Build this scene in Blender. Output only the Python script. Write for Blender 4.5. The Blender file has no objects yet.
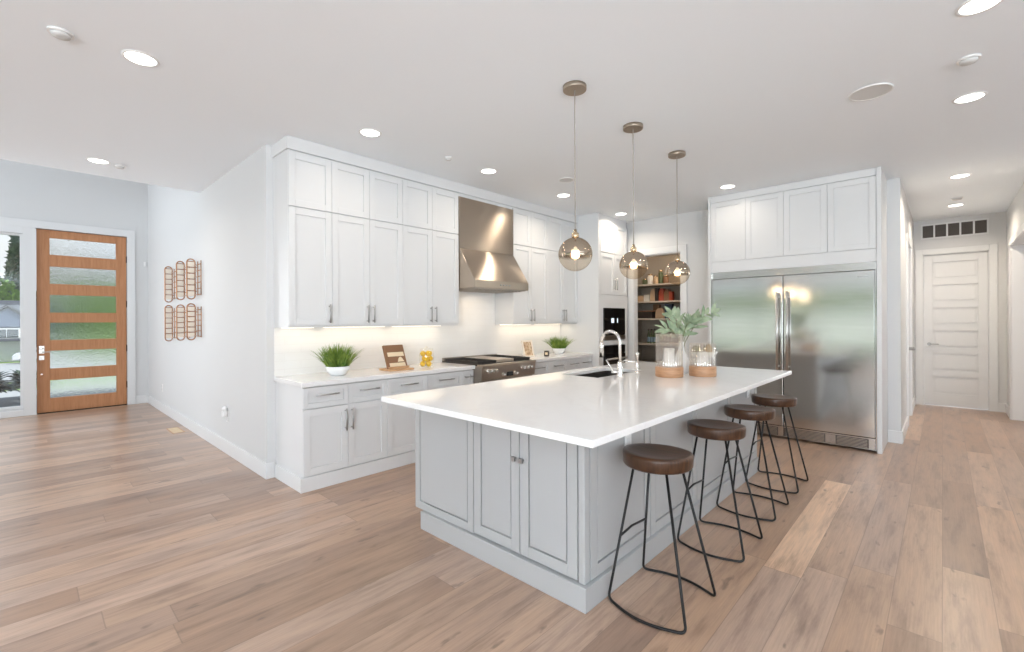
import bpy, bmesh, math, random
from mathutils import Vector, Matrix
random.seed(7)
PI = math.pi
sc = bpy.context.scene
COL = sc.collection

# ------------------------------------------------------------------ camera
cd = bpy.data.cameras.new('camera')
cam = bpy.data.objects.new('camera', cd)
COL.objects.link(cam)
FPX, YAW, ROLL, CAMH = 458.8, math.radians(43.18), math.radians(-0.25), 1.42
cd.sensor_width = 36.0
cd.lens = FPX / 1024 * 36.0
cd.shift_y = -6 / 1024
cd.clip_start, cd.clip_end = 0.05, 400
F = Vector((-math.sin(YAW), math.cos(YAW), 0))
R = Vector((math.cos(YAW), math.sin(YAW), 0))
U = Vector((0, 0, 1))
R2 = R * math.cos(ROLL) + U * math.sin(ROLL)
U2 = U * math.cos(ROLL) - R * math.sin(ROLL)
m = Matrix.Identity(4)
for i in range(3):
    m[i][0], m[i][1], m[i][2] = R2[i], U2[i], -F[i]
m[0][3], m[1][3], m[2][3] = 0, 0, CAMH
cam.matrix_world = m
sc.camera = cam

# ------------------------------------------------------------------ colour management
sc.view_settings.view_transform = 'Standard'
sc.view_settings.look = 'None'
sc.view_settings.gamma = 1
sc.view_settings.use_curve_mapping = False
sc.view_settings.exposure = 0.21

# ------------------------------------------------------------------ world
w = bpy.data.worlds.new('sky')
sc.world = w
w.use_nodes = True
nt = w.node_tree
nt.nodes.clear()
def wn(t, **k):
    n = nt.nodes.new(t)
    for a, b in k.items():
        setattr(n, a, b)
    return n
o_ = wn('ShaderNodeOutputWorld'); bg = wn('ShaderNodeBackground'); tc = wn('ShaderNodeTexCoord')
sx = wn('ShaderNodeSeparateXYZ'); rp = wn('ShaderNodeValToRGB'); nz = wn('ShaderNodeTexNoise'); mx = wn('ShaderNodeMixRGB')
rp.color_ramp.elements[0].position = 0.0; rp.color_ramp.elements[0].color = (0.90, 0.95, 1.0, 1)
rp.color_ramp.elements[1].position = 0.6; rp.color_ramp.elements[1].color = (0.42, 0.66, 1.0, 1)
nz.inputs['Scale'].default_value = 3.0; nz.inputs['Detail'].default_value = 5
r2 = wn('ShaderNodeValToRGB'); r2.color_ramp.elements[0].position = 0.45; r2.color_ramp.elements[1].position = 0.62
mx.inputs['Color2'].default_value = (1, 1, 1, 1)
L = nt.links.new
L(tc.outputs['Generated'], sx.inputs[0]); L(sx.outputs['Z'], rp.inputs[0])
L(tc.outputs['Generated'], nz.inputs['Vector']); L(nz.outputs['Fac'], r2.inputs[0])
L(r2.outputs['Color'], mx.inputs['Fac']); L(rp.outputs['Color'], mx.inputs['Color1'])
L(mx.outputs['Color'], bg.inputs['Color']); L(bg.outputs[0], o_.inputs[0])
bg.inputs['Strength'].default_value = 0.9

def light(name, kind, loc, target=None, energy=10, color=(1, 1, 1), size=(1, 1), shape='RECTANGLE', spread=None, radius=0.03):
    l = bpy.data.lights.new(name, kind)
    l.energy = energy; l.color = color
    if kind == 'AREA':
        l.shape = shape; l.size = size[0]
        if shape in ('RECTANGLE', 'ELLIPSE'):
            l.size_y = size[1]
        if spread: l.spread = math.radians(spread)
    elif kind == 'POINT':
        l.shadow_soft_size = radius
    o = bpy.data.objects.new(name, l); COL.objects.link(o)
    o.location = loc
    if target is not None:
        o.rotation_euler = (Vector(target) - Vector(loc)).to_track_quat('-Z', 'Y').to_euler()
    return o

# sun on the street side, back-left and foyer window daylight, and added fill lights
s_ = light('sun', 'SUN', (10, 10, 20), (0, 0, 0), 4.2, (1, 0.96, 0.9))
s_.rotation_euler = Vector((-0.55, -0.45, -0.95)).to_track_quat('-Z', 'Y').to_euler()
s_.data.angle = math.radians(2)
light('ceiling_fill_right', 'AREA', (5.9, 0.0, 1.5), (2.9, 0.2, 6.5), 190, (0.82, 0.92, 1), (7.0, 2.4), spread=150)  # added fill at an unseen window, tilted up to brighten the ceiling
light('ceiling_fill_back', 'AREA', (2.6, -4.9, 1.5), (1.2, -2.0, 6.5), 600, (0.84, 0.92, 1), (4.4, 2.4), spread=150)  # added fill behind the camera, aimed upward for a brighter ceiling
light('window_daylight_back_left', 'AREA', (-3.8, -5.9, 3.28), (-3.4, -0.5, 0.0), 310, (0.86, 0.93, 1), (5.0, 0.8))
light('window_daylight_foyer', 'AREA', (-8.3, -3.1, 2.6), (-8.3, 5, 2.5), 92, (0.84, 0.92, 1), (2.9, 4.6))
light('entry_glare_fill', 'AREA', (-10.05, -1.55, 1.5), (0, -1.0, 1.2), 50, (0.90, 0.94, 1), (1.9, 2.6))  # added light before the blank entry wall for floor glare, no window there
light('side_room_fill', 'AREA', (4.0, 8.2, 1.5), (0.5, 8.6, 1.5), 45, (0.97, 0.98, 1), (1.6, 2.0))  # added fill standing free in the side room to brighten the hall

# ------------------------------------------------------------------ material helpers
def mat(name, color=(0.8, 0.8, 0.8), rough=0.5, metal=0.0, **k):
    mt = bpy.data.materials.new(name); mt.use_nodes = True
    b = mt.node_tree.nodes['Principled BSDF']
    b.inputs['Base Color'].default_value = (*color, 1)
    b.inputs['Roughness'].default_value = rough
    b.inputs['Metallic'].default_value = metal
    for a, v in k.items():
        b.inputs[a.replace('_', ' ')].default_value = v
    return mt
class NT:
    def __init__(s, mt):
        s.t = mt.node_tree; s.b = s.t.nodes.get('Principled BSDF'); s.out = s.t.nodes.get('Material Output')
    def n(s, t, ins=None, **k):
        x = s.t.nodes.new(t)
        for a, b in k.items(): setattr(x, a, b)
        for a, b in (ins or {}).items():
            if hasattr(b, 'is_linked') or isinstance(b, bpy.types.NodeSocket): s.t.links.new(b, x.inputs[a])
            else: x.inputs[a].default_value = b
        return x
    def m(s, op, a, b=0.0, c=0.0):
        return s.n('ShaderNodeMath', {0: a, 1: b, 2: c}, operation=op).outputs[0]
    def l(s, a, b): s.t.links.new(a, b)
    def coord(s): return s.n('ShaderNodeTexCoord').outputs['Object']
    def scale(s, v, xyz):
        return s.n('ShaderNodeMapping', {'Vector': v, 'Scale': xyz}).outputs[0]
    def noise(s, v, sc_, det=4, rough=0.5, out='Fac'):
        return s.n('ShaderNodeTexNoise', {'Vector': v, 'Scale': sc_, 'Detail': det, 'Roughness': rough}).outputs[out]
    def ramp(s, f, stops):
        r = s.n('ShaderNodeValToRGB', {'Fac': f}); e = r.color_ramp.elements
        while len(e) < len(stops): e.new(0.5)
        for q, (p, c) in zip(e, stops):
            q.position = p; q.color = (*c, 1) if len(c) == 3 else c
        return r.outputs['Color']
    def mix(s, f, a, b, blend='MIX'):
        return s.n('ShaderNodeMixRGB', {'Fac': f, 'Color1': a, 'Color2': b}, blend_type=blend).outputs[0]
    def bump(s, h, st=0.2, d=0.01):
        x = s.n('ShaderNodeBump', {'Height': h, 'Strength': st, 'Distance': d})
        s.l(x.outputs[0], s.b.inputs['Normal'])

def paint(name, color, rough=0.55, tex=0.03):
    mt = mat(name, color, rough); q = NT(mt)
    q.bump(q.noise(q.coord(), 180, 3), tex, 0.004)
    return mt
M = {}
M['wall'] = paint('wall_paint', (0.68, 0.682, 0.68))
M['ceiling'] = paint('ceiling_paint', (0.88, 0.92, 0.955), 0.8)
M['trim'] = paint('trim_paint', (0.76, 0.765, 0.765), 0.35, 0.01)
M['cabinet'] = paint('cabinet_paint', (0.73, 0.735, 0.735), 0.35, 0.01)
M['island'] = paint('island_grey_paint', (0.455, 0.46, 0.458), 0.4, 0.01)
M['plastic'] = mat('white_plastic', (0.85, 0.85, 0.84), 0.4)
M['chrome'] = mat('brushed_nickel', (0.62, 0.61, 0.59), 0.28, 1)
M['polished'] = mat('polished_steel', (0.85, 0.83, 0.80), 0.18, 1)
M['handle'] = mat('satin_nickel_pull', (0.42, 0.42, 0.42), 0.35, 1)
M['black_metal'] = mat('black_iron', (0.012, 0.011, 0.011), 0.42, 0.3)
M['black_glass'] = mat('black_oven_glass', (0.008, 0.007, 0.007), 0.06)
M['cast'] = mat('cast_iron', (0.025, 0.022, 0.02), 0.55)
M['white_ceramic'] = mat('white_ceramic', (0.84, 0.85, 0.85), 0.25)
M['candle_wax'] = mat('white_wax', (0.86, 0.85, 0.82), 0.5)
M['dark'] = mat('dark_interior', (0.03, 0.028, 0.025), 0.7)
M['bronze'] = mat('dark_hinge_bronze', (0.05, 0.035, 0.025), 0.4, 0.8)
M['brass'] = mat('champagne_brass', (0.72, 0.55, 0.36), 0.25, 1)
M['cord'] = mat('grey_cord', (0.38, 0.34, 0.30), 0.6)
M['grille'] = mat('vent_dark', (0.10, 0.085, 0.075), 0.6)
M['yellow'] = mat('lemon_peel', (0.82, 0.52, 0.012), 0.45)
M['page'] = mat('cream_paper', (0.80, 0.66, 0.46), 0.7)
M['copper'] = mat('copper_wire', (0.42, 0.22, 0.12), 0.32, 0.9)
M['cream'] = mat('cream_slat', (0.90, 0.82, 0.72), 0.45)
M['speaker'] = mat('speaker_mesh', (0.66, 0.66, 0.65), 0.8)

def emis(name, color, st):
    mt = bpy.data.materials.new(name); mt.use_nodes = True; q = NT(mt)
    e = q.n('ShaderNodeEmission', {'Color': (*color, 1), 'Strength': st}); q.l(e.outputs[0], q.out.inputs[0])
    return mt
M['lamp'] = emis('lamp_white', (1, 0.97, 0.92), 6)
M['bulb'] = emis('bulb_warm', (1, 0.80, 0.55), 8)
M['led'] = emis('led_strip_warm', (1, 0.86, 0.66), 4)
M['display'] = emis('oven_display', (0.8, 0.9, 1), 1.2)

def floor_mat():
    mt = mat('oak_plank_floor', rough=0.42, Coat_Weight=0.4, Coat_Roughness=0.28); q = NT(mt)
    c = q.coord(); s = q.n('ShaderNodeSeparateXYZ', {0: c}); x, y = s.outputs[0], s.outputs[1]
    W_, LN = 0.188, 1.92
    xs = q.m('DIVIDE', q.m('ADD', x, 0.757), W_)
    col = q.m('FLOOR', xs)
    rnd = q.n('ShaderNodeTexWhiteNoise', {'W': q.m('ADD', col, 0.5)}, noise_dimensions='1D').outputs['Value']
    nz0 = q.m('GREATER_THAN', q.m('ABSOLUTE', col), 0.5)
    ys = q.m('ADD', q.m('DIVIDE', q.m('SUBTRACT', y, 2.91), LN), q.m('MULTIPLY', rnd, nz0))
    row = q.m('FLOOR', ys)
    idv = q.n('ShaderNodeCombineXYZ', {0: q.m('ADD', col, 0.5), 1: q.m('ADD', row, 0.5), 2: 3.3}).outputs[0]
    wnn = q.n('ShaderNodeTexWhiteNoise', {'Vector': idv}, noise_dimensions='3D')
    pid = wnn.outputs['Value']
    base = q.ramp(pid, [(0.0, (0.30, 0.194, 0.134)), (0.35, (0.375, 0.248, 0.171)), (0.7, (0.425, 0.289, 0.203)), (1.0, (0.475, 0.325, 0.229))])
    light_ = q.m('MULTIPLY', q.m('LESS_THAN', q.m('ABSOLUTE', col), 0.5), q.m('LESS_THAN', q.m('ABSOLUTE', row), 0.5))
    base = q.mix(light_, base, (0.68, 0.465, 0.31, 1))
    # grain stretched along the plank
    off = q.n('ShaderNodeVectorMath', {0: c, 1: q.n('ShaderNodeVectorMath', {0: wnn.outputs['Color'], 1: (37, 53, 11)}, operation='MULTIPLY').outputs[0]}, operation='ADD').outputs[0]
    g1 = q.noise(q.scale(off, (7, 0.9, 1)), 2.2, 6, 0.62)
    g2 = q.noise(q.scale(off, (90, 2.2, 1)), 1.5, 4, 0.6)
    tone = q.n('ShaderNodeSeparateColor', {0: wnn.outputs['Color']}).outputs[1]
    base = q.mix(1.0, base, q.ramp(tone, [(0.0, (1.02, 0.98, 0.94)), (0.5, (1.03, 1.02, 1.02)), (1.0, (1.02, 1.05, 1.13))]), 'MULTIPLY')
    base = q.mix(0.9, base, q.ramp(g1, [(0.26, (0.52, 0.48, 0.46)), (0.5, (1, 1, 1)), (0.75, (1.25, 1.22, 1.18))]), 'MULTIPLY')
    base = q.mix(0.5, base, q.ramp(g2, [(0.3, (0.78, 0.76, 0.74)), (0.6, (1.08, 1.08, 1.08))]), 'MULTIPLY')
    g3 = q.noise(q.scale(off, (9, 3.0, 1)), 1.6, 3, 0.5)
    kn = q.ramp(g3, [(0.665, (0, 0, 0)), (0.73, (1, 1, 1))])
    base = q.mix(q.m('MULTIPLY', kn, 0.55), base, (0.10, 0.065, 0.05, 1))
    # seams
    fx = q.m('FRACT', xs); fy = q.m('FRACT', ys)
    ex = q.m('MINIMUM', fx, q.m('SUBTRACT', 1.0, fx)); ey = q.m('MINIMUM', fy, q.m('SUBTRACT', 1.0, fy))
    seam = q.m('MAXIMUM', q.m('LESS_THAN', ex, 0.010), q.m('LESS_THAN', ey, 0.0013))
    base = q.mix(q.m('MULTIPLY', seam, 0.42), base, (0.13, 0.085, 0.06, 1))
    q.l(base, q.b.inputs['Base Color'])
    q.l(q.m('ADD', 0.26, q.m('MULTIPLY', g1, 0.14)), q.b.inputs['Roughness'])
    q.bump(q.m('SUBTRACT', q.m('MULTIPLY', g2, 0.3), seam), 0.15, 0.002)
    return mt
M['floor'] = floor_mat()

def wood(name, c0, c1, stretch=(2, 2, 14), sc_=3, rough=0.45, metal=0):
    mt = mat(name, c0, rough, metal); q = NT(mt)
    g = q.noise(q.scale(q.coord(), stretch), sc_, 6, 0.6)
    q.l(q.ramp(g, [(0.3, c0), (0.7, c1)]), q.b.inputs['Base Color'])
    q.bump(g, 0.08, 0.003)
    return mt
M['door_wood'] = wood('fir_door', (0.43, 0.185, 0.075), (0.55, 0.26, 0.12), (14, 14, 1.0), 3)
M['seat_wood'] = wood('dark_walnut_seat', (0.022, 0.009, 0.005), (0.105, 0.046, 0.020), (3, 30, 3), 2.2, 0.3)
M['base_wood'] = wood('acacia_base', (0.34, 0.17, 0.085), (0.54, 0.31, 0.17), (3, 3, 22), 3)
M['board_wood'] = wood('oak_board', (0.48, 0.27, 0.13), (0.64, 0.40, 0.22), (18, 3, 3), 3)

def steel(name, color, rough, axis=(2, 220, 220), bump=0.02, aniso=0.0):
    mt = mat(name, color, rough, 1); q = NT(mt)
    g = q.noise(q.scale(q.coord(), axis), 1.0, 3, 0.6)
    q.l(q.m('ADD', rough - 0.05, q.m('MULTIPLY', g, 0.1)), q.b.inputs['Roughness'])
    if bump: q.bump(g, bump, 0.002)
    if aniso:
        tg = q.n('ShaderNodeTangent', direction_type='RADIAL', axis='Z')
        q.l(tg.outputs[0], q.b.inputs['Tangent']); q.b.inputs['Anisotropic'].default_value = aniso; q.b.inputs['Anisotropic Rotation'].default_value = 0.25
    return mt
M['fridge'] = steel('brushed_fridge_steel', (0.69, 0.685, 0.67), 0.13, (2.5, 160, 90), 0.01)
M['hood'] = steel('brushed_hood_steel', (0.47, 0.395, 0.32), 0.30, (60, 60, 2), 0.0, 0.9)
M['range'] = steel('range_steel', (0.42, 0.37, 0.32), 0.3, (160, 3, 160), 0.02)
M['sink'] = steel('sink_steel', (0.16, 0.15, 0.14), 0.4, (60, 60, 60), 0.01)

def quartz():
    mt = mat('white_quartz', (0.86, 0.855, 0.85), 0.10); q = NT(mt)
    c = q.coord(); n1 = q.noise(c, 1.3, 6, 0.65)
    v = q.ramp(n1, [(0.47, (0, 0, 0)), (0.5, (1, 1, 1)), (0.53, (0, 0, 0))])
    q.l(q.mix(q.m('MULTIPLY', v, 0.18), (0.865, 0.86, 0.855, 1), (0.74, 0.72, 0.70, 1)), q.b.inputs['Base Color'])
    return mt
M['quartz'] = quartz()
def tile():
    mt = mat('white_stacked_tile', (0.86, 0.855, 0.84), 0.15); q = NT(mt)
    s = q.n('ShaderNodeSeparateXYZ', {0: q.coord()})
    v = q.n('ShaderNodeCombineXYZ', {0: s.outputs[1], 1: s.outputs[2]}).outputs[0]
    b = q.n('ShaderNodeTexBrick', {'Vector': v, 'Scale': 1.0, 'Mortar Size': 0.0022, 'Brick Width': 0.30, 'Row Height': 0.075, 'Color1': (0.87, 0.865, 0.85, 1), 'Color2': (0.85, 0.845, 0.83, 1), 'Mortar': (0.83, 0.82, 0.80, 1)}, offset=0.5)
    q.l(b.outputs['Color'], q.b.inputs['Base Color']); q.bump(q.m('SUBTRACT', 1.0, b.outputs['Fac']), 0.10, 0.002)
    return mt
M['tile'] = tile()

def thin_glass(name, tint=(1, 1, 1), refl=(1, 1, 1), ribs=0, base=0.04, rough=0.02, gz=None):
    mt = bpy.data.materials.new(name); mt.use_nodes = True; q = NT(mt)
    q.t.nodes.remove(q.b)
    tr = q.n('ShaderNodeBsdfTransparent', {'Color': (*tint, 1)}); gl = q.n('ShaderNodeBsdfGlossy', {'Color': (*refl, 1), 'Roughness': rough})
    fr = q.n('ShaderNodeLayerWeight', {'Blend': 0.35}).outputs['Facing']
    fac = q.m('ADD', base, q.m('MULTIPLY', q.m('POWER', fr, 3.0), 0.6))
    if gz:   # metallised upper part of a globe: (z0, z1, top reflectance)
        z = q.n('ShaderNodeSeparateXYZ', {0: q.coord()}).outputs[2]
        k = q.n('ShaderNodeMapRange', {0: z, 1: gz[0], 2: gz[1], 3: 0.0, 4: 1.0}).outputs[0]
        fac = q.m('MAXIMUM', fac, q.m('MULTIPLY', k, gz[2]))
    if ribs:
        s = q.n('ShaderNodeSeparateXYZ', {0: q.coord()})
        a = q.m('ARCTAN2', s.outputs[1], s.outputs[0])
        h = q.m('SINE', q.m('MULTIPLY', a, float(ribs)))
        fac = q.m('ADD', fac, q.m('MULTIPLY', q.m('ADD', h, 1.0), 0.10))
        bp = q.n('ShaderNodeBump', {'Height': h, 'Strength': 0.6, 'Distance': 0.004}); q.l(bp.outputs[0], gl.inputs['Normal'])
    mxs = q.n('ShaderNodeMixShader', {0: q.m('MINIMUM', fac, 1.0), 1: tr.outputs[0], 2: gl.outputs[0]})
    q.l(mxs.outputs[0], q.out.inputs[0])
    return mt
M['glass'] = thin_glass('clear_glass', (0.97, 0.985, 0.98))
M['rib_glass'] = thin_glass('ribbed_glass', (0.95, 0.94, 0.92), (1, 0.98, 0.96), 30, 0.05, 0.05)
M['globe'] = thin_glass('mercury_globe_glass', (0.96, 0.90, 0.82), (0.50, 0.42, 0.335), 0, 0.05, 0.02, (-0.03, 0.0, 0.90))
M['jar'] = thin_glass('jar_glass', (0.97, 0.96, 0.93), (1, 1, 1), 0, 0.05)
def rain():
    mt = mat('rain_glass', (0.97, 0.99, 0.98), 0.06, 0, Transmission_Weight=1.0, IOR=1.33); q = NT(mt)
    n1 = q.noise(q.scale(q.coord(), (75, 75, 34)), 1.0, 2)
    q.bump(n1, 0.32, 0.012)
    return mt
M['rain'] = rain()
def leaf(name, c0, c1):
    mt = mat(name, c0, 0.55); q = NT(mt)
    q.l(q.ramp(q.noise(q.coord(), 14, 3), [(0.35, c0), (0.65, c1)]), q.b.inputs['Base Color'])
    return mt
M['grass_leaf'] = leaf('grass_blades', (0.075, 0.17, 0.018), (0.30, 0.40, 0.07))
M['sage'] = leaf('sage_leaves', (0.20, 0.28, 0.17), (0.36, 0.43, 0.29))
M['moss'] = leaf('moss', (0.09, 0.11, 0.03), (0.22, 0.20, 0.06))
M['tree_dark'] = leaf('conifer_green', (0.035, 0.085, 0.04), (0.09, 0.16, 0.08))
M['tree_light'] = leaf('lime_leaves', (0.12, 0.26, 0.03), (0.30, 0.45, 0.08))
M['hosta'] = leaf('dark_shrub_leaves', (0.012, 0.03, 0.02), (0.04, 0.075, 0.05))
M['bark'] = mat('bark', (0.09, 0.06, 0.04), 0.9)
M['lawn'] = leaf('lawn_grass', (0.13, 0.24, 0.04), (0.22, 0.33, 0.07))
M['concrete'] = paint('pale_concrete', (0.40, 0.41, 0.42), 0.9, 0.1)
M['porch'] = paint('shaded_porch_slab', (0.10, 0.11, 0.12), 0.8, 0.1)  # the slab's shade is put into its dark colour
M['siding'] = paint('blue_grey_siding', (0.07, 0.10, 0.17), 0.7)
M['roof'] = paint('grey_shingle', (0.07, 0.078, 0.095), 0.9, 0.2)
M['car_paint'] = mat('silver_car_paint', (0.75, 0.77, 0.80), 0.25, 0.2)
M['tyre'] = mat('tyre_rubber', (0.02, 0.02, 0.02), 0.8)
M['window_dark'] = mat('dark_window_glass', (0.04, 0.05, 0.06), 0.08)

# ------------------------------------------------------------------ mesh helpers
class MB:
    def __init__(s): s.v, s.f, s.s = [], [], []
    def _add(s, vs, fs, smooth=False):
        k = len(s.v); s.v += [tuple(p) for p in vs]
        s.f += [tuple(i + k for i in f) for f in fs]; s.s += [smooth] * len(fs)
        return s
    def box(s, x0, x1, y0, y1, z0, z1):
        x0, x1 = sorted((x0, x1)); y0, y1 = sorted((y0, y1)); z0, z1 = sorted((z0, z1))
        return s._add([(x0, y0, z0), (x1, y0, z0), (x1, y1, z0), (x0, y1, z0), (x0, y0, z1), (x1, y0, z1), (x1, y1, z1), (x0, y1, z1)],
                      [(0, 3, 2, 1), (4, 5, 6, 7), (0, 1, 5, 4), (1, 2, 6, 5), (2, 3, 7, 6), (3, 0, 4, 7)])
    def prism(s, poly, axis, a, b):
        n = len(poly)
        def mk(p, t):
            return {'x': (t, p[0], p[1]), 'y': (p[0], t, p[1]), 'z': (p[0], p[1], t)}[axis]
        return s._add([mk(p, a) for p in poly] + [mk(p, b) for p in poly],
                      [tuple(range(n))[::-1], tuple(range(n, 2 * n))] + [(i, (i + 1) % n, n + (i + 1) % n, n + i) for i in range(n)])
    def lathe(s, prof, c, n=32, cap0=True, cap1=True, smooth=True):
        cx, cy, cz = c; vs = []; fs = []
        for r, z in prof:
            for i in range(n):
                a = 2 * PI * i / n; vs.append((cx + r * math.cos(a), cy + r * math.sin(a), cz + z))
        for j in range(len(prof) - 1):
            for i in range(n):
                k = (i + 1) % n; fs.append((j * n + i, j * n + k, (j + 1) * n + k, (j + 1) * n + i))
        s._add(vs, fs, smooth)
        k = len(s.v) - len(vs)
        if cap0: s.f.append(tuple(k + i for i in range(n))[::-1]); s.s.append(False)
        if cap1: s.f.append(tuple(k + (len(prof) - 1) * n + i for i in range(n))); s.s.append(False)
        return s
    def tube(s, pts, r, n=8, closed=False, caps=True):
        pts = [Vector(p) for p in pts]; rs = r if isinstance(r, (list, tuple)) else [r] * len(pts)
        N = len(pts); vs = []; fs = []; ref = None
        for i, p in enumerate(pts):
            a = pts[(i - 1) % N] if closed or i > 0 else p
            b = pts[(i + 1) % N] if closed or i < N - 1 else p
            t = (b - a).normalized()
            if ref is None: ref = t.orthogonal().normalized()
            ref = (ref - t * ref.dot(t)).normalized(); q = t.cross(ref)
            for j in range(n):
                an = 2 * PI * j / n; vs.append(p + (ref * math.cos(an) + q * math.sin(an)) * rs[i])
        for i in range(N if closed else N - 1):
            i2 = (i + 1) % N
            for j in range(n):
                k = (j + 1) % n; fs.append((i * n + j, i * n + k, i2 * n + k, i2 * n + j))
        k0 = len(s.v); s._add(vs, fs, True)
        if caps and not closed:
            s.f.append(tuple(k0 + j for j in range(n))[::-1]); s.s.append(False)
            s.f.append(tuple(k0 + (N - 1) * n + j for j in range(n))); s.s.append(False)
        return s
    def ball(s, c, r, n=16, m_=10, sq=1.0):
        prof = [(max(1e-4, r * math.sin(PI * j / m_)), -r * sq * math.cos(PI * j / m_)) for j in range(m_ + 1)]
        return s.lathe(prof, c, n, False, False)
    def blade(s, base, tip, w, bend, seg=4, up=(0, 0, 1)):
        b, t = Vector(base), Vector(tip); d = (t - b); side = d.cross(Vector(up))
        if side.length < 1e-5: side = Vector((1, 0, 0))
        side.normalize(); side = Matrix.Rotation(random.uniform(-1.2, 1.2), 3, d.normalized()) @ side
        vs = []; fs = []
        for i in range(seg + 1):
            k = i / seg; p = b + d * k + Vector(bend) * (k * (1 - k) * 4 - 0) ; ww = w * (1 - k) ** 0.6 + w * 0.04
            vs += [p - side * ww, p + side * ww]
        for i in range(seg): fs.append((2 * i, 2 * i + 1, 2 * i + 3, 2 * i + 2))
        return s._add(vs, fs, True)
    def leaf(s, base, d, nrm, ln, wd, curl=0.15):
        d = Vector(d).normalized(); nrm = Vector(nrm); nrm = (nrm - d * nrm.dot(d)).normalized(); sd = d.cross(nrm)
        b = Vector(base); vs = []; fs = []; st = [0, .12, .35, .6, .82, 1]; wv = [.06, .55, 1, .9, .5, .03]
        for k, ww in zip(st, wv):
            p = b + d * ln * k - nrm * curl * ln * k * k
            vs += [p - sd * wd * ww + nrm * wd * ww * .25, p, p + sd * wd * ww + nrm * wd * ww * .25]
        for i in range(5):
            a = 3 * i; fs += [(a, a + 1, a + 4, a + 3), (a + 1, a + 2, a + 5, a + 4)]
        return s._add(vs, fs, True)

LOC = {}
def tag(o, label=None, cat=None, group=None, kind=None):
    if label: o['label'] = label
    if cat: o['category'] = cat
    if group: o['group'] = group
    if kind: o['kind'] = kind
    return o
def build(name, mb, mt, parent=None, off=(0, 0, 0), bevel=0.0, seg=2, label=None):
    me = bpy.data.meshes.new(name)
    ox, oy, oz = off
    me.from_pydata([(x - ox, y - oy, z - oz) for x, y, z in mb.v], [], mb.f)
    bm = bmesh.new(); bm.from_mesh(me)
    bmesh.ops.recalc_face_normals(bm, faces=bm.faces)
    bm.to_mesh(me); bm.free()
    for p, sm in zip(me.polygons, mb.s): p.use_smooth = sm
    me.materials.append(M[mt] if isinstance(mt, str) else mt)
    o = bpy.data.objects.new(name, me); COL.objects.link(o)
    if parent is not None:
        o.parent = parent
    else:
        o.location = off
    LOC[o.name] = off
    if bevel:
        bv = o.modifiers.new('bevel', 'BEVEL'); bv.width = bevel; bv.segments = seg; bv.limit_method = 'ANGLE'
    if label: o['label'] = label
    return o
def thing(name, label, cat, loc, group=None):
    o = bpy.data.objects.new(name, None); COL.objects.link(o); o.location = loc; o.empty_display_size = 0.05
    LOC[o.name] = tuple(loc)
    return tag(o, label, cat, group)
def part(parent, name, mb, mt, bevel=0.0, label=None):
    return build(name, mb, mt, parent, LOC[parent.name], bevel, 2, label)
def solo(name, mb, mt, label, cat, group=None, bevel=0.0, loc=None):
    if loc is None:
        xs, ys, zs = zip(*mb.v); loc = ((min(xs) + max(xs)) / 2, (min(ys) + max(ys)) / 2, min(zs))
    return tag(build(name, mb, mt, None, loc, bevel), label, cat, group)
def struct(name, mb, mt, label=None, parent=None, bevel=0.0, cat=None):
    o = build(name, mb, mt, parent, (0, 0, 0) if parent is None else LOC[parent.name], bevel)
    if parent is None:
        tag(o, label, cat, None, 'structure')
    return o
def copy_tree(o, parent=None):
    c = o.copy(); COL.objects.link(c)
    if parent is not None: c.parent = parent
    for ch in list(o.children): copy_tree(ch, c)
    return c
def dup(o, loc, label=None, rz=0.0):
    c = copy_tree(o); c.location = loc; c.rotation_euler = (0, 0, rz); LOC[c.name] = tuple(loc)
    if label: c['label'] = label
    return c

# a face looking +X (u = y) or -Y (u = x); d is the distance out of the face
def fb(mb, ori, base, u0, u1, v0, v1, d0, d1):
    if ori == '+X': mb.box(base + d0, base + d1, u0, u1, v0, v1)
    else: mb.box(u0, u1, base - d1, base - d0, v0, v1)
def fp(ori, base, u, v, d):
    return (base + d, u, v) if ori == '+X' else (u, base - d, v)
def shaker(ori, base, u0, u1, v0, v1, th=0.02, rail=0.058, raised=False, g=0.0015):
    mb = MB(); u0 += g; u1 -= g; v0 += g; v1 -= g
    fb(mb, ori, base, u0, u0 + rail, v0, v1, 0, th); fb(mb, ori, base, u1 - rail, u1, v0, v1, 0, th)
    fb(mb, ori, base, u0 + rail, u1 - rail, v0, v0 + rail, 0, th); fb(mb, ori, base, u0 + rail, u1 - rail, v1 - rail, v1, 0, th)
    if raised:
        k = rail + 0.008
        fb(mb, ori, base, u0 + rail, u1 - rail, v0 + rail, v1 - rail, 0, 0.004)
        fb(mb, ori, base, u0 + k, u1 - k, v0 + k, v1 - k, 0.004, th - 0.003)
    else:
        fb(mb, ori, base, u0 + rail, u1 - rail, v0 + rail, v1 - rail, 0, th - 0.011)
    return mb
def bar_pull(ori, base, u, v, ln, vertical=True, r=0.0065, out=0.034):
    mb = MB(); h = ln / 2
    P_ = (lambda t, d: fp(ori, base, u, v + t, d)) if vertical else (lambda t, d: fp(ori, base, u + t, v, d))
    mb.tube([P_(-h, out), P_(h, out)], r, 10)
    for t in (-h * .8, h * .8): mb.tube([P_(t, 0), P_(t, out)], r * .8, 8)
    return mb

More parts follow.
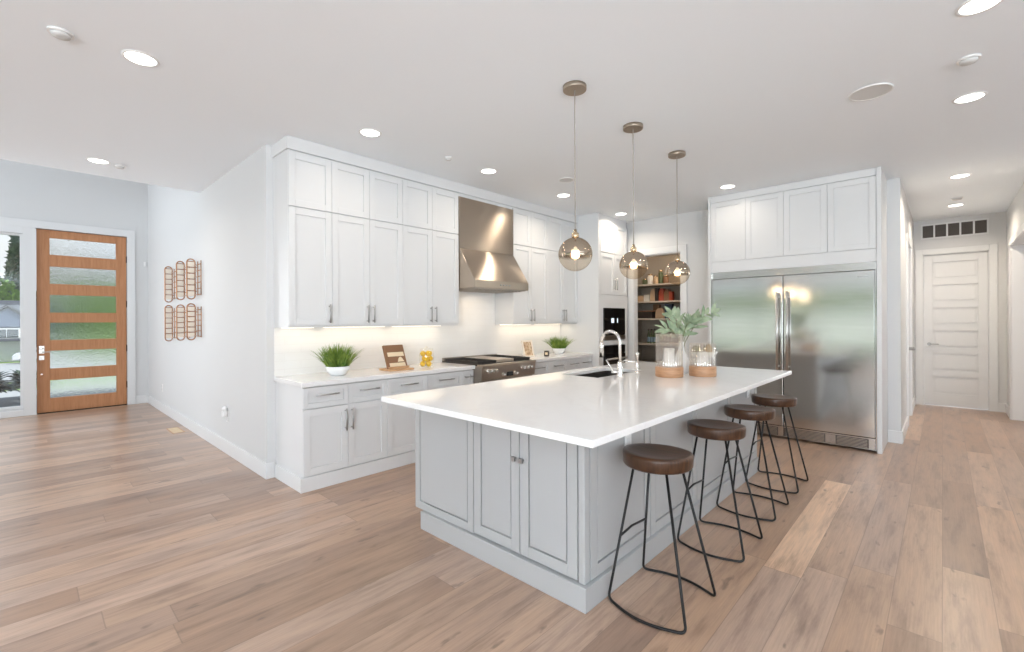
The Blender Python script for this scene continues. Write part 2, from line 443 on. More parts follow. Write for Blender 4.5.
# ------------------------------------------------------------------ the shell
CZ = 3.012          # kitchen ceiling
XR = -4.44          # range wall
XE = -10.15         # entry wall
YL = 1.50           # left wall face
YP = 6.80           # pantry wall face
YH = 10.08          # hall end wall
HL, HR = -0.345, 0.70
FC = 5.6            # foyer ceiling
struct('floor', MB().box(XE - .15, 6.0, -5.2, YH + .1, -0.1, 0), 'floor', 'wide oak plank floor with brown and tan boards', None, 0, 'floor')
struct('ceiling', MB().box(-6.7, 6.1, -5.2, YH + .2, CZ, CZ + .14), 'ceiling', 'flat white ceiling with recessed lights', None, 0, 'ceiling')
struct('ceiling_foyer', MB().box(XE - .2, -6.7, -5.2, YL + .2, FC, FC + .12), 'ceiling')
struct('wall_loft', MB().box(-6.7, -6.58, -5.2, YL, CZ + .14, FC), 'wall')
struct('wall_left', MB().box(XE - .15, XR, YL, YL + .06, 0, FC), 'wall', 'white wall between the front door and the kitchen cabinets', None, 0, 'wall')
struct('wall_range', MB().box(XR - .14, XR, YL + .06, 8.7, 0, CZ), 'wall', 'white wall behind the range and cabinets', None, 0, 'wall')
# entry wall with the door and sidelight openings
WD = 0.137; DE = 1.217; DT = 2.865
SL0, SL1, ST0, ST1 = -0.46, -0.002, 0.12, 2.76
e = MB(); X0, X1 = XE - .15, XE
e.box(X0, X1, -5.2, SL0, 0, FC); e.box(X0, X1, SL0, SL1, ST1, FC); e.box(X0, X1, SL0, SL1, 0, ST0)
e.box(X0, X1, SL1, WD, 0, FC); e.box(X0, X1, WD, DE, DT, FC); e.box(X0, X1, DE, YL, 0, FC)
struct('wall_entry', e, 'wall', 'tall white wall around the wooden front door', None, 0, 'wall')
# pantry wall with doorway
PA, PB, PT = -3.667, -2.879, 2.44
e = MB(); e.box(XR, PA, YP, YP + .12, 0, CZ); e.box(PA, PB, YP, YP + .12, PT, CZ); e.box(PB, HL - .12, YP, YP + .12, 0, CZ)
struct('wall_pantry', e, 'wall', 'white wall with the open pantry doorway', None, 0, 'wall')
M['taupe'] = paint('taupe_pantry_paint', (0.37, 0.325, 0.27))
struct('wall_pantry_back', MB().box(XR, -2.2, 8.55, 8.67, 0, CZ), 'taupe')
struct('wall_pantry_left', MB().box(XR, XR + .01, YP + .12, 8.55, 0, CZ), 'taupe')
struct('wall_pantry_right', MB().box(-2.32, -2.2, YP + .12, 8.55, 0, CZ), 'wall')
# hall
HD0, HD1 = 8.0, 8.85
e = MB(); e.box(HL - .12, HL, YP, HD0, 0, CZ); e.box(HL - .12, HL, HD0, HD1, 2.44, CZ); e.box(HL - .12, HL, HD1, YH, 0, CZ)
struct('wall_hall_left', e, 'wall')
EX0, EX1, ETOP = -0.235, 0.520, 2.45
e = MB(); e.box(-2.2, EX0, YH, YH + .12, 0, CZ); e.box(EX0, EX1, YH, YH + .12, ETOP, CZ); e.box(EX1, 6.0, YH, YH + .12, 0, CZ)
struct('wall_hall_end', e, 'wall', 'white wall at the end of the hall', None, 0, 'wall')
e = MB(); e.box(HR, HR + .12, 9.42, YH, 0, CZ); e.box(HR, HR + .12, 7.6, 9.42, 2.42, CZ); e.box(HR, HR + .12, 6.8, 7.6, 0, CZ); e.box(HR + .12, 6.0, 9.42, 9.54, 0, CZ)
struct('wall_hall_right', e, 'wall')
struct('wall_great_room', MB().box(HR + .12, 6.0, YP, YP + .12, 0, CZ), 'wall')
# great-room shell behind the camera: windows to the yard
e = MB()
for a, b in ((-10.15, -9.8), (-6.85, -6.4), (-1.2, 0.3), (4.9, 6.0)): e.box(a, b, -5.2, -5.0, 0, FC)
for a, b in ((-9.8, -6.85), (-6.4, -1.2), (0.3, 4.9)): e.box(a, b, -5.2, -5.0, 2.85, FC); e.box(a, b, -5.2, -5.0, 0, 0.12)
struct('wall_back', e, 'wall')
e = MB()
e.box(6.0, 6.15, -5.2, -3.6, 0, CZ); e.box(6.0, 6.15, 3.6, YH, 0, CZ); e.box(6.0, 6.15, -3.6, 3.6, 2.85, CZ); e.box(6.0, 6.15, -3.6, 3.6, 0, 0.3)
struct('wall_right', e, 'wall')
struct('wall_divider', MB().box(-6.7, -6.55, -5.0, -0.75, 0, CZ), 'wall')
e = MB()
e.box(-9.95, -6.7, -3.3, -3.2, 0, 0.3)
for x0 in (-6.4, -4.7, -3.0, -1.26): e.box(x0, x0 + .06, -5.08, -5.02, .12, 2.85)
e.box(-6.4, -1.2, -5.08, -5.02, .12, .42); e.box(-6.4, -1.2, -5.08, -5.02, 2.79, 2.85)
struct('window_2', e, 'black_metal')

# baseboards
BB = 0.14
struct('baseboard_left', MB().box(XE, XR, YL - .016, YL, 0, BB), 'trim', None, None, .003)
struct('baseboard_entry', MB().box(XE, XE + .016, 1.325, YL - .016, 0, BB), 'trim', None, None, .003)
struct('baseboard_corner', MB().box(XR, XR + .016, YL - .016, 1.56, 0, BB), 'trim', None, None, .003)
struct('baseboard_hall_left', MB().box(HL, HL + .016, YP, HD0 - .09, 0, BB).box(HL, HL + .016, HD1 + .09, YH, 0, BB), 'trim', None, None, .003)
struct('baseboard_hall_end', MB().box(HL + .016, EX0 - .09, YH - .016, YH, 0, BB).box(EX1 + .09, HR, YH - .016, YH, 0, BB), 'trim', None, None, .003)
struct('baseboard_hall_right', MB().box(HR - .016, HR, 9.51, YH - .016, 0, BB).box(HR + .12, 4, 9.404, 9.42, 0, BB), 'trim', None, None, .003)
struct('baseboard_hall_corner', MB().box(-.462, HL + .016, YP - .016, YP, 0, BB), 'trim', None, None, .003)
# casings
c = MB(); c.box(XE, XE + .022, DE, DE + .105, 0, DT + .115); c.box(XE, XE + .022, SL1, WD, 0, DT); c.box(XE, XE + .022, SL0 - .1, DE, DT, DT + .115)
c.box(XE, XE + .022, SL0, SL1, ST1, DT); c.box(XE, XE + .022, SL0, SL1, 0, ST0 - .03)
struct('trim_1', c, 'trim', None, None, .003)
c = MB(); c.box(PA - .095, PA, YP - .02, YP, 0, PT + .1); c.box(PB, PB + .095, YP - .02, YP, 0, PT + .1); c.box(PA, PB, YP - .02, YP, PT, PT + .1)
c.box(PA, PA + .012, YP, YP + .12, 0, PT).box(PB - .012, PB, YP, YP + .12, 0, PT).box(PA, PB, YP, YP + .12, PT - .012, PT)
struct('trim_2', c, 'trim', None, None, .003)
c = MB(); c.box(EX0 - .09, EX0, YH - .02, YH, 0, ETOP + .09).box(EX1, EX1 + .09, YH - .02, YH, 0, ETOP + .09).box(EX0, EX1, YH - .02, YH, ETOP, ETOP + .09)
c.box(EX0, EX0 + .01, YH, YH + .12, 0, ETOP).box(EX1 - .01, EX1, YH, YH + .12, 0, ETOP).box(EX0, EX1, YH, YH + .12, ETOP - .01, ETOP)
struct('trim_3', c, 'trim', None, None, .003)
c = MB(); c.box(HL, HL + .02, HD0 - .09, HD0, 0, 2.53).box(HL, HL + .02, HD1, HD1 + .09, 0, 2.53).box(HL, HL + .02, HD0, HD1, 2.44, 2.53)
struct('trim_4', c, 'trim', None, None, .003)
c = MB(); c.box(HR - .02, HR, 9.42, 9.51, 0, 2.51).box(HR - .02, HR, 7.51, 7.6, 0, 2.51).box(HR - .02, HR, 7.6, 9.42, 2.42, 2.51).box(HR, HR + .12, 9.408, 9.42, 0, 2.42)
struct('trim_5', c, 'trim', None, None, .003)

# front door (door_1) and sidelight (window_1)
XD = XE - .03     # inside face
d = MB(); xb_ = XD - .055
ZP = [(2.475, 2.738), (2.019, 2.291), (1.568, 1.845), (1.137, 1.409), (0.690, 0.969), (0.228, 0.507)]
y0, y1 = WD + .006, DE - .006; ps, pe = 0.287, 1.078
d.box(xb_, XD, y0, ps, 0.012, DT - .006); d.box(xb_, XD, pe, y1, 0.012, DT - .006)
zz = [0.012] + [z for a, b in reversed(ZP) for z in (a, b)] + [DT - .006]
for k in range(0, len(zz), 2): d.box(xb_, XD, ps, pe, zz[k], zz[k + 1])
door1 = struct('door_1', d, 'door_wood', 'tall wooden front door with six horizontal rain glass panes', None, .004, 'door')
for a, b in ZP:
    build('pane', MB().box(XD - .035, XD - .027, ps - .004, pe + .004, a - .004, b + .004), 'rain', door1)
hp = MB(); hp.box(XD, XD + .012, .165, .225, .93, 1.05); hp.tube([(XD + .012, .195, .955), (XD + .05, .195, .955)], .011); hp.tube([(XD + .05, .195, .955), (XD + .05, .30, .955)], .009)
hp.lathe([(.022, 0), (.022, .02)], (XD + .012, .195, 1.0), 16)
build('door_handle', hp, 'polished', door1, bevel=.002)
build('deadbolt', MB().box(XD, XD + .02, .165, .225, .83, .90), 'polished', door1, bevel=.003)
build('lock_button', MB().box(XD, XD + .008, .185, .205, .60, .62), 'polished', door1)
for z in (.35, .97, 1.72, 2.48):
    build('hinge', MB().box(XD, XD + .012, DE - .012, DE + .008, z - .055, z + .055), 'bronze', door1)
build('sill', MB().box(xb_, XD + .02, y0, y1, 0, .012), 'bronze', door1)
fr = MB(); fx0, fx1 = XE - .10, XE - .03
fr.box(fx0, fx1, SL0, SL0 + .03, ST0, ST1).box(fx0, fx1, SL1 - .03, SL1, ST0, ST1).box(fx0, fx1, SL0 + .03, SL1 - .03, ST0, ST0 + .03).box(fx0, fx1, SL0 + .03, SL1 - .03, ST1 - .03, ST1)
win1 = struct('window_1', fr, 'trim', 'narrow sidelight window at the left of the front door', None, .003, 'window')
build('pane', MB().box(XE - .07, XE - .064, SL0 + .03, SL1 - .03, ST0 + .03, ST1 - .03), 'glass', win1)

# hall doors
def panel_door(name, ori, base, u0, u1, z1, n, label):
    d = MB(); st = .105
    fb(d, ori, base, u0, u0 + st, .012, z1, 0, .035); fb(d, ori, base, u1 - st, u1, .012, z1, 0, .035)
    bot, top, rail = .20, .115, .095
    ph = (z1 - .012 - bot - top - rail * (n - 1)) / n; z = .012
    fb(d, ori, base, u0 + st, u1 - st, z, z + bot, 0, .035); z += bot
    for k in range(n):
        fb(d, ori, base, u0 + st, u1 - st, z, z + ph, 0, .016)
        fb(d, ori, base, u0 + st + .03, u1 - st - .03, z + .03, z + ph - .03, .016, .030)
        z += ph; r_ = rail if k < n - 1 else top
        fb(d, ori, base, u0 + st, u1 - st, z, z + r_, 0, .035); z += r_
    return struct(name, d, 'trim', label, None, .002, 'door')
d2 = panel_door('door_2', '-Y', YH + .07, EX0 + .012, EX1 - .012, ETOP - .012, 6, 'white six panel door at the end of the hall')
hp = MB(); hp.tube([(EX0 + .075, YH + .035, 1.0), (EX0 + .075, YH - .02, 1.0)], .026, 14); hp.tube([(EX0 + .075, YH - .02, 1.0), (EX0 + .19, YH - .025, 1.0)], .01, 8)
build('door_handle', hp, 'handle', d2)
d3 = panel_door('door_3', '+X', HL - .06, HD0 + .004, HD1 - .004, 2.43, 6, 'white side door seen edge-on in the left wall of the hall')
hp = MB(); hp.tube([(HL - .025, HD1 - .075, .98), (HL + .05, HD1 - .075, .98)], .024, 14); hp.tube([(HL + .05, HD1 - .075, .98), (HL + .055, HD1 - .19, .98)], .01, 8)
build('door_handle', hp, 'handle', d3)
# return-air grille above the hall door
g = thing('air_vent', 'wide return air grille above the hall door', 'vent', (0.13, YH - .02, 2.70))
fr = MB(); gx0, gx1, gz0, gz1 = -.255, .52, 2.70, 2.945
fr.box(gx0, gx1, YH - .02, YH - .001, gz0, gz0 + .025).box(gx0, gx1, YH - .02, YH - .001, gz1 - .025, gz1)
for k in range(6):
    xx = gx0 + (gx1 - gx0 - .022) * k / 5; fr.box(xx, xx + .022, YH - .02, YH - .001, gz0 + .025, gz1 - .025)
part(g, 'frame', fr, 'trim')
lv = MB()
for k in range(12):
    z = gz0 + .03 + k * .0165; lv.box(gx0 + .01, gx1 - .01, YH - .012, YH - .006, z, z + .008)
part(g, 'louvre', lv, 'grille'); part(g, 'backing', MB().box(gx0 + .01, gx1 - .01, YH - .005, YH - .001, gz0 + .01, gz1 - .01), 'grille')

# ------------------------------------------------------------------ perimeter cabinets
XU = -4.086         # upper door face
def upper(name, y0, y1, doors, label, zb=1.36, zs=2.41, zt=2.885):
    r = thing(name, label, 'cabinet', (XR + .17, (y0 + y1) / 2, zb), 'white wall cabinets')
    xf = XU - .02
    part(r, 'body', MB().box(XR + .001, xf - .001, y0 + .0008, y1 - .0008, zb, CZ - .002), 'cabinet')
    n = len(doors); wd = (y1 - y0) / n
    for k, side in enumerate(doors):
        a, b = y0 + wd * k, y0 + wd * (k + 1)
        dd = part(r, 'door', shaker('+X', xf, a, b, zb + .02, zs - .002), 'cabinet', .0015)
        u = b - .032 if side == 'r' else a + .032
        part(dd, 'handle', bar_pull('+X', XU, u, 1.485, .17), 'handle')
        part(r, 'door', shaker('+X', xf, a, b, zs + .004, zt), 'cabinet', .0015)
    part(r, 'light_strip', MB().box(XR + .06, XR + .075, y0 + .05, y1 - .05, zb - .006, zb), 'led')
    return r
upper('wall_cabinet', 1.56, 1.944, 'r', 'single width white wall cabinet at the left end of the run')
upper('wall_cabinet', 1.944, 2.703, 'rl', 'double white wall cabinet over the cookbook stand')
upper('wall_cabinet', 2.703, 3.458, 'rl', 'double white wall cabinet directly left of the steel hood')
upper('wall_cabinet', 4.383, 5.103, 'rl', 'double white wall cabinet directly right of the steel hood')
upper('wall_cabinet', 5.103, 5.838, 'rl', 'double white wall cabinet beside the tall oven cabinet')
e = MB(); e.box(XU - .019, XU + .006, 1.545, 5.838, 2.90, CZ - .001); e.box(XR, XU - .019, 1.545, 1.559, 2.90, CZ - .001)
e.box(XU - .019, XU - .01, 3.46, 4.381, 2.86, 2.90)
struct('trim_6', e, 'cabinet', None, None, .003)
struct('trim_7', MB().box(XR + .001, XU - .025, 3.46, 4.381, 2.86, 2.90), 'cabinet')

XBF = -3.84         # base door face
def base_cab(y0, y1, drawers, doors, label, pulls=True, ends=False):
    r = thing('base_cabinet', label, 'cabinet', (XR + .3, (y0 + y1) / 2, 0), 'white base cabinets')
    xf = XBF - .02
    part(r, 'body', MB().box(XR + .002, xf - .001, y0 + .001, y1 - .001, .122, .873), 'cabinet')
    part(r, 'plinth', MB().box(XR + .018, xf - .0, y0 + .001, y1 - .001, 0, .122), 'cabinet')
    n = len(drawers)
    for k in range(n):
        a, b = y0 + (y1 - y0) * k / n, y0 + (y1 - y0) * (k + 1) / n
        dd = part(r, 'drawer', shaker('+X', xf, a, b, .690, .864, rail=.04), 'cabinet', .0015)
        part(dd, 'handle', bar_pull('+X', XBF, (a + b) / 2, .795, min(.20, (b - a) * .6), False), 'handle')
    n = len(doors)
    for k, side in enumerate(doors):
        a, b = y0 + (y1 - y0) * k / n, y0 + (y1 - y0) * (k + 1) / n
        dd = part(r, 'door', shaker('+X', xf, a, b, .130, .682), 'cabinet', .0015)
        u = b - .03 if side == 'r' else a + .03
        part(dd, 'handle', bar_pull('+X', XBF, u, .555, .19), 'handle')
    return r
base_cab(1.575, 2.36, 'dd', 'rl', 'end base cabinet with two drawers over two doors, under the left grass plant')
base_cab(2.36, 3.29, 'dd', 'rl', 'base cabinet under the cookbook stand, part hidden by the island')
base_cab(3.29, 3.460, 'd', 'r', 'narrow base cabinet directly left of the gas range')
base_cab(4.384, 4.80, 'd', 'r', 'base cabinet directly right of the gas range')
base_cab(4.80, 5.206, 'd', 'r', 'second base cabinet to the right of the gas range')
base_cab(5.206, 5.838, 'dd', 'rl', 'base cabinet beside the tall oven cabinet')
# plinth skirts in front of the carcass
struct('baseboard_range', MB().box(XBF - .02, XBF - .004, 1.555, 3.46, 0, .12).box(XR + .017, XBF - .02, 1.558, 1.574, 0, .12).box(XBF - .02, XBF - .004, 4.384, 5.838, 0, .12), 'trim', None, None, .003)
solo('countertop', MB().box(XR + .014, XBF + .025, 1.553, 3.462, .874, .914), 'quartz', 'white quartz countertop left of the range', 'countertop', None, .003)
solo('countertop', MB().box(XR + .014, XBF + .025, 4.382, 5.838, .874, .914), 'quartz', 'short white quartz countertop right of the range', 'countertop', None, .003)
struct('wall_backsplash', MB().box(XR + .001, XR + .012, 1.56, 5.838, .875, 1.359).box(XR + .001, XR + .012, 3.461, 4.381, 1.359, 1.789), 'tile', 'white glossy tile backsplash behind the counter', None, 0, 'backsplash')
# warm light under the wall cabinets
for y0, y1, p in ((1.60, 3.42, 1.2), (4.44, 5.80, 1.1)):
    light('undercabinet_glow', 'AREA', (XR + .12, (y0 + y1) / 2, 1.345), (XR + .10, (y0 + y1) / 2, 0), p, (1, 0.80, 0.56), (.04, y1 - y0)).rotation_euler = (0, 0, 0)

# range hood
HY0, HY1 = 3.464, 4.380
h = thing('range_hood', 'brushed steel range hood with sloped canopy on the white wall', 'range hood', (XR + .3, 3.93, 1.775))
part(h, 'chimney', MB().box(XR + .013, -4.078, HY0, HY1, 2.262, 2.858), 'hood', .002)
part(h, 'canopy', MB().prism([(XR + .013, 2.260), (-4.078, 2.260), (-3.822, 1.880), (-3.822, 1.790), (XR + .013, 1.790)], 'y', HY0, HY1), 'hood', .003)
fl = MB(); fl.box(XR + .04, -3.85, HY0 + .03, HY1 - .03, 1.782, 1.790)
for k in range(14):
    yy = HY0 + .06 + k * .06; fl.box(XR + .08, -3.90, yy, yy + .03, 1.775, 1.783)
part(h, 'filter', fl, 'range')
for k in range(4): part(h, 'button', MB().tube([(-3.822, 3.88 + k * .05, 1.835), (-3.812, 3.88 + k * .05, 1.835)], .010, 12), 'handle')
light('hood_lamp', 'AREA', (-4.0, 3.93, 1.765), (-4.0, 3.93, 0), 2.2, (1, .8, .58), (.5, .1))

# gas range
r = thing('gas_range', 'stainless gas range with chrome knobs below the hood', 'range', (-4.1, 3.93, 0))
RX = -3.76
part(r, 'body', MB().box(XR + .02, RX, HY0 + .002, HY1 - .002, .10, .905).box(XR + .1, RX - .06, HY0 + .02, HY1 - .02, .02, .10), 'range', .003)
for yy in (HY0 + .05, HY1 - .05):
    for xx in (-4.3, -3.86): part(r, 'leg', MB().lathe([(.018, 0), (.018, .025)], (xx, yy, 0), 12), 'black_metal')
part(r, 'control_panel', MB().prism([(RX, .735), (RX + .035, .745), (RX + .055, .90), (RX, .905)], 'y', HY0 + .002, HY1 - .002), 'range', .003)
part(r, 'front_rail', MB().box(RX - .03, RX + .062, HY0 + .001, HY1 - .001, .896, .922), 'hood', .005)
def knob(yy, z, rad=.021):
    x0 = RX + .03 + (z - .745) * .13
    kb = MB(); kb.tube([(x0, yy, z), (x0 + .012, yy, z)], rad * 1.2, 18); kb.tube([(x0 + .012, yy, z), (x0 + .042, yy, z)], [rad, rad * .85], 18)
    part(r, 'knob', kb, 'polished', .002)
for yy in (HY0 + .10, HY0 + .155, HY0 + .21, HY1 - .24, HY1 - .17, HY1 - .10): knob(yy, .845)
knob(HY0 + .345, .79, .018); knob(HY0 + .56, .79, .018)
part(r, 'display', MB().box(RX + .034, RX + .048, HY0 + .41, HY0 + .51, .765, .815), 'black_glass')
part(r, 'oven_door', MB().box(RX, RX + .03, HY0 + .006, HY1 - .006, .20, .72), 'range', .003)
part(r, 'oven_handle', MB().tube([(RX + .085, HY0 + .06, .66), (RX + .085, HY1 - .06, .66)], .013, 12).tube([(RX + .03, HY0 + .1, .66), (RX + .085, HY0 + .1, .66)], .009).tube([(RX + .03, HY1 - .1, .66), (RX + .085, HY1 - .1, .66)], .009), 'polished')
part(r, 'cooktop', MB().box(XR + .02, RX + .0, HY0 + .004, HY1 - .004, .905, .925), 'cast', .002)
def grate(y0, y1):
    gr = MB(); x0, x1 = XR + .08, RX - .03
    for a, b in ((y0, y0 + .016), (y1 - .016, y1)): gr.box(x0, x1, a, b, .925, .955)
    for a, b in ((x0, x0 + .016), (x1 - .016, x1)): gr.box(a, b, y0 + .016, y1 - .016, .925, .955)
    for k in range(1, 6):
        xx = x0 + (x1 - x0) * k / 6; gr.box(xx - .006, xx + .006, y0 + .016, y1 - .016, .940, .955)
    part(r, 'grate', gr, 'cast')
    for xx in (x0 + .15, x1 - .15): part(r, 'burner', MB().lathe([(.05, 0), (.05, .008), (.03, .012)], (xx, (y0 + y1) / 2, .925), 20), 'black_metal')
grate(HY0 + .015, HY0 + .30); grate(HY1 - .30, HY1 - .015)
part(r, 'griddle', MB().box(XR + .08, RX - .03, HY0 + .312, HY1 - .312, .925, .958), 'hood', .004)
part(r, 'back_guard', MB().box(XR + .02, XR + .06, HY0 + .004, HY1 - .004, .925, .965), 'range', .002)

# tall oven cabinet
OX = -3.72; OY0, OY1 = 5.842, 6.70
o = thing('oven_cabinet', 'tall white cabinet holding the two black wall ovens', 'cabinet', (XR + .36, 6.3, 0))
of = OX - .02
bd = MB(); bd.box(XR + .002, OX, OY0, OY0 + .06, .0, CZ - .002)
bd.box(XR + .002, of, OY0 + .06, OY1, 1.62, CZ - .002); bd.box(XR + .002, of, OY0 + .06, OY1, 0, .36)
bd.box(XR + .002, of, OY0 + .06, 5.965, .36, 1.62); bd.box(XR + .002, of, 6.595, OY1, .36, 1.62)
bd.box(XR + .002, XR + .02, 5.965, 6.595, .36, 1.62); bd.box(XR + .02, of, 5.965, 6.595, 1.03, 1.10)
part(o, 'body', bd, 'cabinet')
for q_ in ((OY0 + .06, OY1, 1.60, 1.79), (5.968, 6.592, 1.03, 1.10)): part(o, 'face_rail', MB().box(of, OX, *q_), 'cabinet', .001)
for q_ in ((OY0 + .06, 5.968, .36, 1.60), (6.592, OY1, .36, 1.60)): part(o, 'face_stile', MB().box(of, OX, *q_), 'cabinet', .001)
for a, b, u in ((OY0 + .065, 6.30, 6.265), (6.30, OY1 - .005, 6.335)):
    dd = part(o, 'door', shaker('+X', of, a, b, 1.80, 2.43), 'cabinet', .0015)
    part(dd, 'handle', bar_pull('+X', OX, u, 1.97, .19), 'handle')
    part(o, 'door', shaker('+X', of, a, b, 2.437, 2.89), 'cabinet', .0015)
part(o, 'drawer', shaker('+X', of, OY0 + .065, OY1 - .005, .13, .35), 'cabinet', .0015)
def oven(z0, z1, label, kind):
    t = thing('wall_oven', label, 'oven', (of - .2, 6.35, z0))
    part(t, 'body', MB().box(XR + .03, OX - .001, 5.97, 6.59, z0, z1), 'black_metal')
    if kind == 0:
        part(t, 'glass_door', MB().box(OX - .001, OX + .018, 5.97, 6.59, z0 + .07, z1), 'black_glass', .003)
        part(t, 'trim_strip', MB().box(OX - .001, OX + .02, 5.97, 6.59, z0, z0 + .065), 'range', .002)
        part(t, 'display', MB().box(OX + .0182, OX + .0192, 6.17, 6.25, z0 + .26, z0 + .33), 'display'); part(t, 'indicator', MB().box(OX + .0182, OX + .0192, 6.34, 6.365, z0 + .26, z0 + .33), 'display')
    else:
        part(t, 'control_panel', MB().box(OX - .001, OX + .018, 5.97, 6.59, z1 - .12, z1), 'black_glass', .003)
        part(t, 'glass_door', MB().box(OX - .001, OX + .022, 5.97, 6.59, z0, z1 - .125), 'black_glass', .003)
        part(t, 'handle', MB().tube([(OX + .065, 6.0, z1 - .20), (OX + .065, 6.56, z1 - .20)], .012, 12).tube([(OX + .02, 6.04, z1 - .20), (OX + .065, 6.04, z1 - .20)], .008).tube([(OX + .02, 6.52, z1 - .20), (OX + .065, 6.52, z1 - .20)], .008), 'chrome')
oven(1.11, 1.595, 'upper black wall oven with small lit display', 0)
oven(.37, 1.02, 'lower black wall oven with a steel bar handle', 1)

# ------------------------------------------------------------------ refrigerator wall
FY = 6.15; FXL, FXR, FXM = -2.19, -0.517, -1.372
def fridge(x0, x1, hx, label, badge):
    t = thing('refrigerator', label, 'refrigerator', ((x0 + x1) / 2, 6.45, 0), 'built in steel refrigerators')
    part(t, 'body', MB().box(x0 + .004, x1 - .004, FY + .05, YP - .02, .02, 1.935), 'dark')
    for xx in (x0 + .05, x1 - .05): part(t, 'foot', MB().lathe([(.02, 0), (.02, .021)], (xx, FY + .12, 0), 10), 'black_metal')
    part(t, 'door', MB().box(x0 + .004, x1 - .004, FY - .015, FY + .045, .155, 1.932), 'fridge', .006)
    hm = MB(); hm.tube([(hx, FY - .075, .80), (hx, FY - .075, 1.74)], .0135, 14)
    for z in (.86, 1.68): hm.tube([(hx, FY - .015, z), (hx, FY - .075, z)], .011, 10)
    part(t, 'handle', hm, 'chrome')
    gm = MB(); gm.box(x0 + .004, x1 - .004, FY + .012, FY + .02, .025, .148)
    gm.box(x0 + .004, x1 - .004, FY - .004, FY + .012, .134, .148).box(x0 + .004, x1 - .004, FY - .004, FY + .012, .025, .036)
    for a, b in ((x0 + .03, x0 + .40), (x1 - .34, x1 - .07)):
        for k in range(6): gm.box(a, b, FY - .002, FY + .006, .043 + k * .015, .050 + k * .015)
    gm.box(x0 + .41, x1 - .35, FY - .002, FY + .012, .04, .13); gm.box(x1 - .06, x1 - .004, FY - .004, FY + .012, .036, .134)
    part(t, 'vent_grille', gm, 'fridge'); part(t, 'grille_backing', MB().box(x0 + .006, x1 - .006, FY + .006, FY + .011, .03, .14), 'grille')
    if badge: part(t, 'badge', MB().box(x1 - .15, x1 - .06, FY - .0165, FY - .015, 1.86, 1.873), 'handle')
fridge(FXL, FXM, FXM - .052, 'left steel refrigerator column, beside the pantry wall', False)
fridge(FXM, FXR, FXM + .052, 'right steel refrigerator column, beside the hall', True)
tg = thing('fridge_trim', 'slatted steel trim strip above both refrigerators', 'trim', ((FXL + FXR) / 2, FY, 1.94))
tm = MB(); tm.box(FXL, FXR, FY + .004, FY + .03, 1.938, 2.018)
for k in range(6): tm.box(FXL, FXR, FY - .012, FY + .004, 1.940 + k * .013, 1.948 + k * .013)
part(tg, 'louvre', tm, 'fridge')
part(tg, 'side_strip', MB().box(FXR, FXR + .012, FY - .012, FY + .03, .02, 2.018), 'fridge'); part(tg, 'side_strip', MB().box(FXL - .012, FXL, FY - .012, FY + .03, .02, 2.018), 'fridge')
solo('cabinet_end_panel', MB().box(FXR + .014, -.463, FY - .01, YP - .001, 0, CZ - .002), 'cabinet', 'tall white panel at the hall side of the refrigerators', 'panel', None, .002)
solo('cabinet_end_panel', MB().box(-2.235, FXL - .014, FY - .01, YP - .001, 0, CZ - .002), 'cabinet', 'tall white panel at the pantry side of the refrigerators', 'panel', None, .002)
def over(x0, x1, label):
    t = thing('overhead_cabinet', label, 'cabinet', ((x0 + x1) / 2, 6.45, 2.02), 'white cabinets over the refrigerators')
    yf = FY + .02
    part(t, 'body', MB().box(x0, x1, yf, YP - .002, 2.02, CZ - .003), 'cabinet')
    mid = (x0 + x1) / 2
    for a, b in ((x0, mid), (mid, x1)): part(t, 'door', shaker('-Y', yf, a, b, 2.16, 2.925, rail=.06), 'cabinet', .0015)
    part(t, 'valance', MB().box(x0, x1, yf - .018, yf, 2.022, 2.155), 'cabinet'); part(t, 'fascia', MB().box(x0, x1, yf - .022, yf, 2.93, CZ - .003), 'cabinet')
over(FXL - .012, -1.366, 'overhead double cabinet above the left refrigerator')
over(-1.366, FXR + .012, 'overhead double cabinet above the right refrigerator')

# ------------------------------------------------------------------ pantry contents
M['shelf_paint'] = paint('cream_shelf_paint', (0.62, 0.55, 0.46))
def shelf(z, label, y0=8.0):
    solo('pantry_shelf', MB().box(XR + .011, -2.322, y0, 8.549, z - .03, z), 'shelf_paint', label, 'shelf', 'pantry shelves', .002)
shelf(2.08, 'top pantry shelf with jars and greenery'); shelf(1.76, 'second pantry shelf with red and white packets')
shelf(1.44, 'third pantry shelf with a dark basket'); shelf(.97, 'low pantry shelf with dark green bottles')
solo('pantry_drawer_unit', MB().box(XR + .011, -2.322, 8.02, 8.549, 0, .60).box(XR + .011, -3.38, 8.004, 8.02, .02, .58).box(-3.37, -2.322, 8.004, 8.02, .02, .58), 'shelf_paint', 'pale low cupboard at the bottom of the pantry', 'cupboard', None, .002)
pc = {k: mat('packet_' + k, v, .5) for k, v in dict(red=(.35, .06, .03), white=(.75, .72, .66), brown=(.24, .12, .06), tan=(.55, .38, .24), blue=(.05, .07, .10), green=(.09, .11, .05), dark=(.035, .025, .02), label=(.20, .28, .33)).items()}
def pxat(u, y):   # pixel column -> x on the plane y
    a = (u - 512) / FPX; dx = F.x + a * R.x; dy = F.y + a * R.y
    return dx / dy * y
